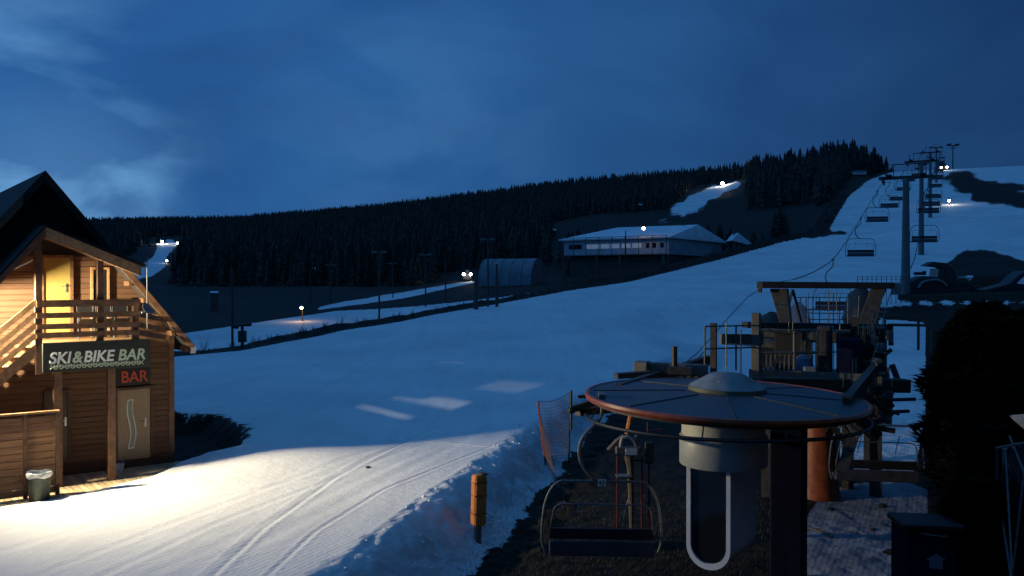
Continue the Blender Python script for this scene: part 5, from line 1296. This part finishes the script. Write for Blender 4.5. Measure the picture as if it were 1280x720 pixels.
    for q in (at(1106, 400, 66), at(1148, 400, 66), at(1165, 409, 64)): m.beam(q, Vector((q.x, q.y, gz(q.x, q.y) - .1)), .15, .15)
    tag(m.build('log_barrier', M['beam_br']), 'low barrier of dark horizontal beams on the snow strip below the groomer', 'barrier')
    # crowd gate at the tower base
    gp = at(1100, 352, 80); m = MB()
    for px in range(1072, 1128, 6):
        q0 = at(px, 352, 88); m.tube([(q0.x, q0.y, gz(q0.x, q0.y)), (q0.x, q0.y, CAMZ - (345 - HOR) * 88 / FPX)], .03, 5)
    for py in (346, 349): m.tube([at(1072, py, 88), at(1126, py, 88)], .02, 5)
    tag(m.build('rope_fence', M['steel_dk']), 'low post and rail fence left of the big tower base', 'fence')
build_machines()

# ------------------------------------------------------------------ middle distance buildings
def build_far_buildings():
    # the long white hall on a dark lower storey
    dA = 185.0
    a = at(705, 322, dA); b = at(836, 318, dA * .93); c_ = at(902, 306, dA * 1.06)
    z0 = min(gz(a.x, a.y), gz(b.x, b.y)) - 1
    T = thing('ski_hall', 'long pale hall with a band of windows and snowy roof on a dark lower storey', 'building', (a.x, a.y, 0))
    o = Vector((a.x, a.y, 0))
    def P(px, py, d): return at(px, py, d) - o
    ztop = CAMZ + (HOR - 299.5) / FPX * dA; zf_ = CAMZ + (HOR - 320) / FPX * dA
    A = Vector((a.x, a.y)); B_ = Vector((b.x, b.y)); C2 = Vector((c_.x, c_.y)); D_ = A + (C2 - B_)
    foot = [A, B_, C2, D_]
    f3 = lambda z, q: (q.x - o.x, q.y - o.y, z)
    MB().prism([f3(zf_, q) for q in foot], (0, 0, ztop - zf_)).build('upper_storey', M['hall'], T)
    inset = [A + (B_ - A) * .03 + (D_ - A) * .05, B_ - (B_ - A) * .02 + (C2 - B_) * .05, C2 - (C2 - B_) * .05, D_ - (D_ - A) * .05]
    MB().prism([f3(0, q) for q in inset], (0, 0, zf_ - .05)).build('lower_storey', M['conc'], T)
    # roof: gable ridge parallel to the long side
    e = .8; u = (B_ - A).normalized(); v = (C2 - B_).normalized()
    zr_ = CAMZ + (HOR - 283) / FPX * (dA * 1.0) + .3
    A1, B1, C1, D1 = A - u * e - v * e, B_ + u * e - v * e, C2 + u * e + v * e, D_ - u * e + v * e
    r0 = (A1 + D1) / 2 + u * 6; r1 = (B1 + C1) / 2 - u * .5
    r_ = MB(); vs = [f3(ztop, A1), f3(ztop, B1), f3(ztop, C1), f3(ztop, D1), f3(zr_, r0), f3(zr_, r1)]
    r_.add(vs + [(x, y, z - .3) for x, y, z in vs[:4]], [(0, 1, 5, 4), (2, 3, 4, 5), (1, 2, 5), (3, 0, 4), (0, 6, 7, 1), (1, 7, 8, 2), (2, 8, 9, 3), (3, 9, 6, 0)]); ro = r_.build('roof', M['hallroof'], T)
    MB().box(f3(zr_ - .3, (r0 + r1) / 2 + u * 6), (.8, .8, 1.2)).build('chimney', M['conc'], ro)
    # windows
    nrm = Vector((u.y, -u.x))
    LEN = (B_ - A).length
    zc = (ztop + zf_) / 2 + .1
    for t, w in ((.07, .9), (.14, 1.8), (.25, .9), (.315, 1.9), (.41, 1.9), (.505, 1.9), (.61, 1.9), (.71, 1.9), (.81, .7), (.87, .7), (.94, .7)):
        q = A + u * LEN * t + nrm * .06
        wm = MB().box((q.x - o.x, q.y - o.y, zc), (w, .08, .9), rz=math.atan2(u.y, u.x)); wm.build('window', M['hallwin'] if .2 < t < .8 else M['glass'], T)
    # terrace railing posts/fence in front
    fr = MB()
    for t in np.linspace(0, 1, 9):
        q = A + u * LEN * t + nrm * 1.2; fr.tube([(q.x - o.x, q.y - o.y, zf_ - .1), (q.x - o.x, q.y - o.y, ztop + .3)], .07, 5)
    for z in (zf_ + .05, ztop + .2):
        fr.tube([(A.x + nrm.x * 1.2 - o.x, A.y + nrm.y * 1.2 - o.y, z), (B_.x + nrm.x * 1.2 - o.x, B_.y + nrm.y * 1.2 - o.y, z)], .06, 5)
    fr.build('terrace_frame', M['steel_dk'], T)
    for t in (.02, .35, .57, .97):
        q = A + u * LEN * t + nrm * 1.0; MB().box((q.x - o.x, q.y - o.y, zf_ / 2), (.45, .45, zf_)).build('stilt', M['steel_pale'] if t > .9 else M['conc'], T)
    MB().ball(tuple(P(804.5, 285.5, dA * .93)), .30, 8).build('roof_lamp', M['lampo'], T)
    # pale fence left of the hall
    m = MB()
    q0, q1 = at(676, 353, 175), at(736, 352, 175)
    for t in np.linspace(0, 1, 34):
        q = q0.lerp(q1, t); g = gz(q.x, q.y); m.box((q.x, q.y, q.z - .1), (.16, .05, 1.5))
    for z in (.35, -.4): m.beam(q0 + Vector((0, .06, z)), q1 + Vector((0, .06, z)), .05, .12)
    tag(m.build('picket_fence', M['steel_pale']), 'pale picket fence between the arched tent and the long hall', 'fence')
    # arched tent hangar
    d = 180; p = at(641, 345, d); k = d / FPX
    T2 = thing('arched_tent', 'grey arched fabric hangar standing left of the long hall', 'tent', (p.x, p.y, gz(p.x, p.y) - .3), R(-24))
    m = MB(); Wd, Hh, Ln = 8.5, (346 - 321) * k + 1.5, 11.5; pts = []
    n = 14
    for i in range(n + 1):
        a = math.pi * i / n; pts.append((-Ln / 2, -Wd / 2 * math.cos(a) , Hh * math.sin(a) ** .75))
    m.prism(pts, (Ln, 0, 0)); m.build('canopy', M['tent'], T2, smooth=True)
    rb = MB()
    for j in range(6):
        x = -Ln / 2 + j * Ln / 5; rb.tube([(x, -(Wd / 2 + .03) * math.cos(math.pi * i / n), (Hh + .03) * math.sin(math.pi * i / n) ** .75) for i in range(n + 1)], .06, 5)
    rb.build('rib', M['steel'], T2)
    MB().box((-Ln / 2 - .06, 0, 1.5), (.06, 3, 3)).build('door', M['conc'], T2)
    # service hut right of the hall
    d = 190; k = d / FPX; p = at(925, 312, d); g = gz(p.x, p.y)
    T3 = thing('service_hut', 'small dark hut with pitched snowy roof right of the long hall', 'hut', (p.x, p.y, g - 2))
    MB().box((0, 0, 2.6), (24 * k, 4, 3.6)).build('wall', M['conc'], T3)
    zt = CAMZ + (HOR - 300) * k - (g - 2); m = MB(); m.prism([(-14 * k, -2.6, zt - .2), (16 * k, -2.6, zt - 1.6), (-6 * k, -2.6, zt + 1.4)], (0, 5.2, 0)); m.build('roof', M['hallroof'], T3)
    MB().box((13 * k, -2.1, 1.9), (.5, .1, 2)).build('door', M['hallwin'], T3)
    MB().box((-7 * k, 0, zt + 1.2), (.5, .5, 1.6)).build('chimney', M['conc'], T3)
    # hut on the hill by the piste edge
    p = G(1073, 219); k = p.y / FPX
    T4 = thing('hill_hut', 'long low pale hut at the forest edge beside the top of the run', 'hut', (p.x, p.y, p.z - 1))
    MB().box((0, 0, 2), (16 * k, 4, 5 * k)).build('wall', M['hall'], T4); MB().box((0, 0, 2 + 3.2 * k), (18 * k, 5, 1.6 * k)).build('roof', M['conc'], T4)
    # distant houses of the valley, tiny
    for i, (px, py, lab) in enumerate(((268, 388, 'low distant shed with snowy roof in the dark valley'), (395, 347, 'distant snowy roof among the dark trees on the valley side'), (800, 262, 'small pale hut high in the dark clearing above the hall'), (692, 295, 'small pale shed left of the hall roof'))):
        p = G(px, py); k = p.y / FPX
        t = thing('distant_shed', lab, 'shed', tuple(p), R(20 * i))
        MB().box((0, 0, 1), (9 * k, 4 * k, 2.4)).build('wall', M['conc'], t); MB().prism([(-5 * k, -2.4 * k, 2.2), (5 * k, -2.4 * k, 2.2), (5 * k, 0, 2.2 + 1.5 * k), (-5 * k, 0, 2.2 + 1.5 * k)], (0, .2, .05)).build('roof', M['hallroof'], t)
build_far_buildings()

# ------------------------------------------------------------------ poles and lamps
def pole(px, y0, y1, dist, label, head=None, lit=None, r=.11, name='lamp_pole', cat='lamp post', watts=0, two=False):
    p = at(px, y1, dist); g = gz(p.x, p.y); top = at(px, y0, dist).z
    T = thing(name, label, cat, (p.x, p.y, g - .2))
    MB().tube([(0, 0, 0), (0, 0, top - g + .2)], r, 8, r * .7).build('pole', M['pole'], T)
    h = top - g + .2
    if head:
        m = MB(); m.box((0, 0, h + .03), (1.4, .12, .12))
        for sx in (-.5, .5): m.box((sx, -.12, h + .1), (.55, .3, .25))
        m.build('lamp_head', M['steel_pale'], T)
    if lit:
        sz = lit * dist / FPX
        MB().ball((.0, -.4, h - .1), sz, 6, .8).build('lit_bulb', M['lampo'] if watts < 0 else M['lampw'], T)
        if watts:
            l_ = bpy.data.lights.new('lamp_light', 'POINT'); l_.energy = abs(watts); l_.color = (1, .6, .28) if watts < 0 else (1, .93, .8); l_.shadow_soft_size = .3
            lo = bpy.data.objects.new('lamp_light', l_); COL.objects.link(lo); lo.location = (p.x, p.y - 1.1, top - .2)
    return T
pole(290.5, 335, 430, 72, 'tall thin wooden pole right of the chalet eave', name='utility_pole', cat='pole')
pole(378, 383.5, 420, 95, 'lit orange street lamp low over the nursery slope', lit=2.0, watts=-60, r=.07)
pole(474, 316, 400, 92, 'unlit lamp pole with wide head at the edge of the dark strip', head=True)
pole(532, 319, 362, 120, 'unlit lamp pole left of the two headlights', head=True)
pole(557, 326, 358, 130, 'short bare pole just left of the two headlights', name='utility_pole', cat='pole')
pole(610, 300, 375, 96, 'tall lamp pole in front of the arched tent', head=True)
pole(595, 338, 378, 94, 'thick stump-like post left of the arched tent poles', r=.24, name='utility_pole', cat='pole')
pole(621, 330, 376, 96, 'post with sheath right of the tall tent lamp pole', r=.18, name='utility_pole', cat='pole')
pole(413, 332, 386, 135, 'lamp pole with small head above the nursery slope', head=True)
pole(388, 335, 388, 130, 'thin pole next to the small headed lamp pole', name='utility_pole', cat='pole')
pole(491, 330, 372, 150, 'distant lamp pole right of the wide-headed one', head=True)
pole(782, 288, 345, 150, 'lamp pole in front of the hall stilts', name='utility_pole', cat='pole')
pole(836, 318, 338, 150, 'short thick pole before the right corner of the hall', r=.2, name='utility_pole', cat='pole')
# small T frame device on the strip
p = G(303, 433); T = thing('snow_gun', 'small T-shaped snow gun on a post at the dark strip', 'snow gun', (p.x, p.y, p.z - .1)); k = p.y / FPX
MB().box((0, 0, 14 * k), (.5 * 1, .5, 28 * k * .5)).tube([(0, 0, 0), (0, 0, 29 * k)], .12, 7).build('stand', M['steel_dk'], T)
MB().tube([(-10 * k, 0, 28 * k), (10 * k, 0, 29 * k)], .12, 8).tube([(-11 * k, 0, 26.5 * k), (-5 * k, 0, 26 * k)], .16, 8).tube([(5 * k, 0, 29 * k), (11 * k, 0, 29.5 * k)], .16, 8).build('gun_barrel', M['steel_dk'], T)
def lightspot(px, py, rpx, watts, label, name='work_lamp', warm=False, dist=None, off=0):
    p = G(px, py + off); d = p.y
    if dist: p = at(px, py + off, dist); d = dist
    top = at(px, py, d)
    T = thing(name, label, 'lamp', (p.x, p.y, min(p.z, top.z) - .2)); h = top.z - T.location.z
    MB().tube([(0, 0, 0), (0, 0, h)], .12, 6).build('mast', M['steel_dk'], T)
    MB().ball((0, -.3, h), rpx * d / FPX, 8, .9).build('lit_bulb', M['lampo'] if warm else M['lampw'], T)
    if watts:
        l_ = bpy.data.lights.new('lamp_light', 'POINT'); l_.energy = watts; l_.color = (1, .93, .8); l_.shadow_soft_size = .5
        lo = bpy.data.objects.new('lamp_light', l_); COL.objects.link(lo); lo.location = (top.x, top.y - 2, top.z + 1)
# headlights of a groomer on the road
p = G(584, 352); k = p.y / FPX
T = thing('snow_groomer', 'distant machine with two bright headlights on the upper road', 'snow groomer', tuple(p))
MB().box((0, 1.6, 1.2), (11 * k, 3.2, 1.6)).box((0, 2, 2.3), (5 * k, 1.6, 1.2)).build('body', M['black'], T, bevel=.1)
for sx in (-1, 1): MB().ball((sx * 4.4 * k, -.1, (352 - 343) * k), 1.6 * k, 8).build('headlight', M['lampw'], T)
l_ = bpy.data.lights.new('headlight_beam', 'POINT'); l_.energy = 150; l_.shadow_soft_size = .4; lo = bpy.data.objects.new('headlight_beam', l_); COL.objects.link(lo); lo.location = (p.x, p.y - 2.5, p.z + 1.5)
lightspot(903, 229.5, 2.0, 4000, 'bright white lamp at the top of the side run above the hall', off=3)
lightspot(203, 302, 1.2, 2500, 'white lamp at the top of the far left run', off=3)
lightspot(222, 304, 1.2, 0, 'second small lamp beside the top lamp of the far left run', off=3)
lightspot(209, 326, .9, 0, 'faint lamp halfway down the far left run', off=3)
lightspot(221, 388.5, 2.1, 300, 'white lamp in the dark valley right of the chalet', dist=150, off=10)
p = G(1180, 213); k = p.y / FPX
T = thing('snow_groomer', 'distant snow groomer with two lights on the hilltop', 'snow groomer', tuple(p)); MB().box((0, 1.5, 1.2), (13 * k, 3, 2.0)).box((0, 1.5, 3), (6 * k, 2, 1.5)).build('body', M['black'], T)
for sx in (-1, 1): MB().ball((sx * 3.6 * k, -.2, 4.0 * k), 1.0 * k, 8).build('headlight', M['lampw'], T)
lightspot(1186, 251, 1.3, 220, 'bright lamp at the side of the run beneath the hilltop', off=5)

# ------------------------------------------------------------------ spruces and forest
def spruce(rnd, tiers, seg, h=1.0, w=.2):
    v = []; f = []
    for t in range(tiers):
        u = t / tiers; z0 = h * (.08 + .90 * u); r0 = w * (1 - u) ** .8 * rnd.uniform(.85, 1.15) + .008; zt = z0 + h * 1.7 / tiers
        k = len(v); v.append((0, 0, min(zt, h)))
        ph = rnd.uniform(0, 6)
        for i in range(seg * 2):
            a = ph + math.pi * i / seg; rr = r0 * (rnd.uniform(.85, 1.2) if i % 2 == 0 else rnd.uniform(.35, .6)); v.append((rr * math.cos(a), rr * math.sin(a), z0 - (.25 * h / tiers * rnd.uniform(.3, 1.6) if i % 2 == 0 else -.2 * h / tiers)))
        for i in range(seg * 2): f.append((k, k + 1 + i, k + 1 + (i + 1) % (seg * 2)))
    return np.array(v), np.array(f)
rnd = random.Random(21)
HI = [spruce(random.Random(s), 13, 8, 1.0, .19 + .02 * (s % 3)) for s in range(5)]
LO = [spruce(random.Random(50 + s), 5, 3, 1.0, .19) for s in range(4)]
def forest_sites():
    """pixel-free: random world sites, kept where the hillside is wooded"""
    r_ = np.random.RandomState(4); out_ = []
    th = r_.uniform(-.62, .62, 110000); u = r_.rand(110000); rr = np.sqrt(u * (1500 ** 2 - 190 ** 2) + 190 ** 2)
    # more sampling weight for nearer ground
    X = rr * np.sin(th); Y = rr * np.cos(th)
    return X, Y
X, Y = forest_sites(); Z = height(X, Y, False)
PX = 640 + FPX * X / Y
qe = seg_dist(X, Y, E_LINE); rr = np.hypot(X, Y)
PYg = HOR - (Z - CAMZ) / Y * FPX
srx = np.interp(PX, SKY[:, 0], SKY[:, 2])
keep = (qe < -np.clip(rr * .02, 3, 20)) & (rr > 205) & (rr < srx + 60)
clear = [[(135, 392), (140, 340), (178, 303), (190, 296), (228, 296), (222, 330), (214, 350), (212, 392)], [(690, 330), (690, 278), (740, 268), (830, 262), (870, 232), (935, 222), (935, 262), (1010, 255), (1060, 262), (1070, 300), (900, 330)],
         [(1062, 226), (1062, 212), (1100, 212), (1100, 226)]]
for poly in clear: keep &= ~pip(PX, PYg, poly)
keep &= ~(pip(PX, PYg, [(215, 420), (215, 400), (420, 384), (540, 352), (560, 338), (700, 330), (700, 370), (420, 400)]) )
X, Y, Z, rr, PX = X[keep], Y[keep], Z[keep], rr[keep], PX[keep]
# thin the far field where nothing but the crowns show
pr = np.random.RandomState(8).rand(len(X)); kk = pr < np.clip(.25 + .75 * (1100 - rr) / 900, .42, 1); X, Y, Z, rr, PX = X[kk], Y[kk], Z[kk], rr[kk], PX[kk]
# extra trees on the ridge by the top of the run and along the skyline
ex = []
r_ = np.random.RandomState(9)
for i in range(210):
    px = r_.uniform(935, 1132); d = np.interp(px, SKY[:, 0], SKY[:, 2]) - r_.uniform(5, 130)
    ex.append(((px - 640) / FPX * d, d))
for i in range(900):
    px = r_.uniform(90, 950); d = np.interp(px, SKY[:, 0], SKY[:, 2]) * .985 - r_.uniform(-10, 40)
    ex.append(((px - 640) / FPX * d * .99, d * .99))
for i in range(14):
    px = r_.choice([r_.uniform(1255, 1300), r_.uniform(1198, 1208)]) if i > 2 else r_.uniform(1197, 1206)
    d = 600; ex.append(((px - 640) / FPX * d, d))
for px, d in ((212, 700), (218, 690), (225, 680), (231, 690), (240, 640), (206, 500), (198, 470), (185, 460), (176, 470), (243, 660), (250, 600)):
    ex.append(((px - 640) / FPX * d, d))
ex = np.array(ex); exz = height(ex[:, 0], ex[:, 1], False)
eq = seg_dist(ex[:, 0], ex[:, 1], E_LINE); ok = (eq < -4) | (ex[:, 0] / ex[:, 1] > .5)
ex, exz = ex[ok], exz[ok]
AX = np.concatenate([ex[:, 0], X]); AY = np.concatenate([ex[:, 1], Y]); AZ = np.concatenate([exz, Z])
AP = 640 + FPX * AX / AY; AR = np.hypot(AX, AY)
AH = np.where((AP > 935) & (AP < 1135), 6 + 8 * r_.rand(len(AX)) ** 2.4, 5.5 + 5.5 * r_.rand(len(AX)) ** 2.2)
AH = np.where((AP > 1135), 6.0, AH)
size = AH / AR; visible = (AP > -20) & (AP < 1300)
# the top-of-run ridge trees stand out most, then the largest others
score = size + np.where(np.arange(len(AX)) < 210, 1.0, 0) * (AP > 930)
order = np.argsort(-np.where(visible, score, -1))[:290]
protos = []
for s, (v, f) in enumerate(HI):
    me = bpy.data.meshes.new('crown'); me.from_pydata(v.tolist(), [], f.tolist()); me.materials.append(M['needles']); protos.append(me)
tm = MB().tube([(0, 0, -.05), (0, 0, .5)], .018, 6, .008); tmo = tm.build('trunk', M['bark']); tme = tmo.data; bpy.data.objects.remove(tmo)
for j, i in enumerate(order):
    ridge = AP[i] > 935
    lab = 'dark pointed spruce in the stand at the upper left edge of the run' if ridge and AP[i] < 1140 else ('small dark tree on the hilltop right of the chairlift' if AP[i] >= 1140 else 'dark spruce on the wooded hillside across the valley')
    T = thing('spruce_tree', lab, 'tree', (AX[i], AY[i], AZ[i] - .3), rnd.uniform(0, 6), 'spruces beside the run' if ridge and AP[i] < 1140 else ('trees on the hilltop' if AP[i] >= 1140 else 'spruces across the valley'))
    T.scale = (AH[i] * rnd.uniform(.8, 1.2),) * 2 + (AH[i],)
    c = bpy.data.objects.new('crown', protos[j % 5]); COL.objects.link(c); c.parent = T
    t = bpy.data.objects.new('trunk', tme); COL.objects.link(t); t.parent = T
rest = np.ones(len(AX), bool); rest[order] = False; ri = np.nonzero(rest)[0]
V = []; F = []; off = 0
for g in range(4):
    ii = ri[g::4]; v, f = LO[g]
    hh = AH[ii][:, None, None]; sc_ = np.array([1, 1, 1])
    ang = RNG.uniform(0, 6.28, len(ii)); ca, sa = np.cos(ang), np.sin(ang)
    vx = (v[None, :, 0] * ca[:, None] - v[None, :, 1] * sa[:, None]) * AH[ii][:, None] + AX[ii][:, None]; vy = (v[None, :, 0] * sa[:, None] + v[None, :, 1] * ca[:, None]) * AH[ii][:, None] + AY[ii][:, None]
    vz = v[None, :, 2] * AH[ii][:, None] + AZ[ii][:, None] - .3
    V.append(np.stack([vx, vy, vz], -1).reshape(-1, 3)); F.append((f[None] + (np.arange(len(ii)) * len(v))[:, None, None] + off).reshape(-1, 3)); off += len(ii) * len(v)
V = np.concatenate(V); F = np.concatenate(F)
me = bpy.data.meshes.new('forest'); me.vertices.add(len(V)); me.vertices.foreach_set('co', V.ravel()); me.loops.add(F.size); me.loops.foreach_set('vertex_index', F.ravel().astype(np.int32))
me.polygons.add(len(F)); me.polygons.foreach_set('loop_start', np.arange(0, F.size, 3, dtype=np.int32)); me.polygons.foreach_set('loop_total', np.full(len(F), 3, np.int32)); me.update(calc_edges=True)
me.materials.append(M['needles']); o = bpy.data.objects.new('forest', me); COL.objects.link(o); tag(o, 'dark spruce forest covering the hills behind the slope', 'forest', kind='stuff')
print('forest trees', len(AX), 'faces', len(F))
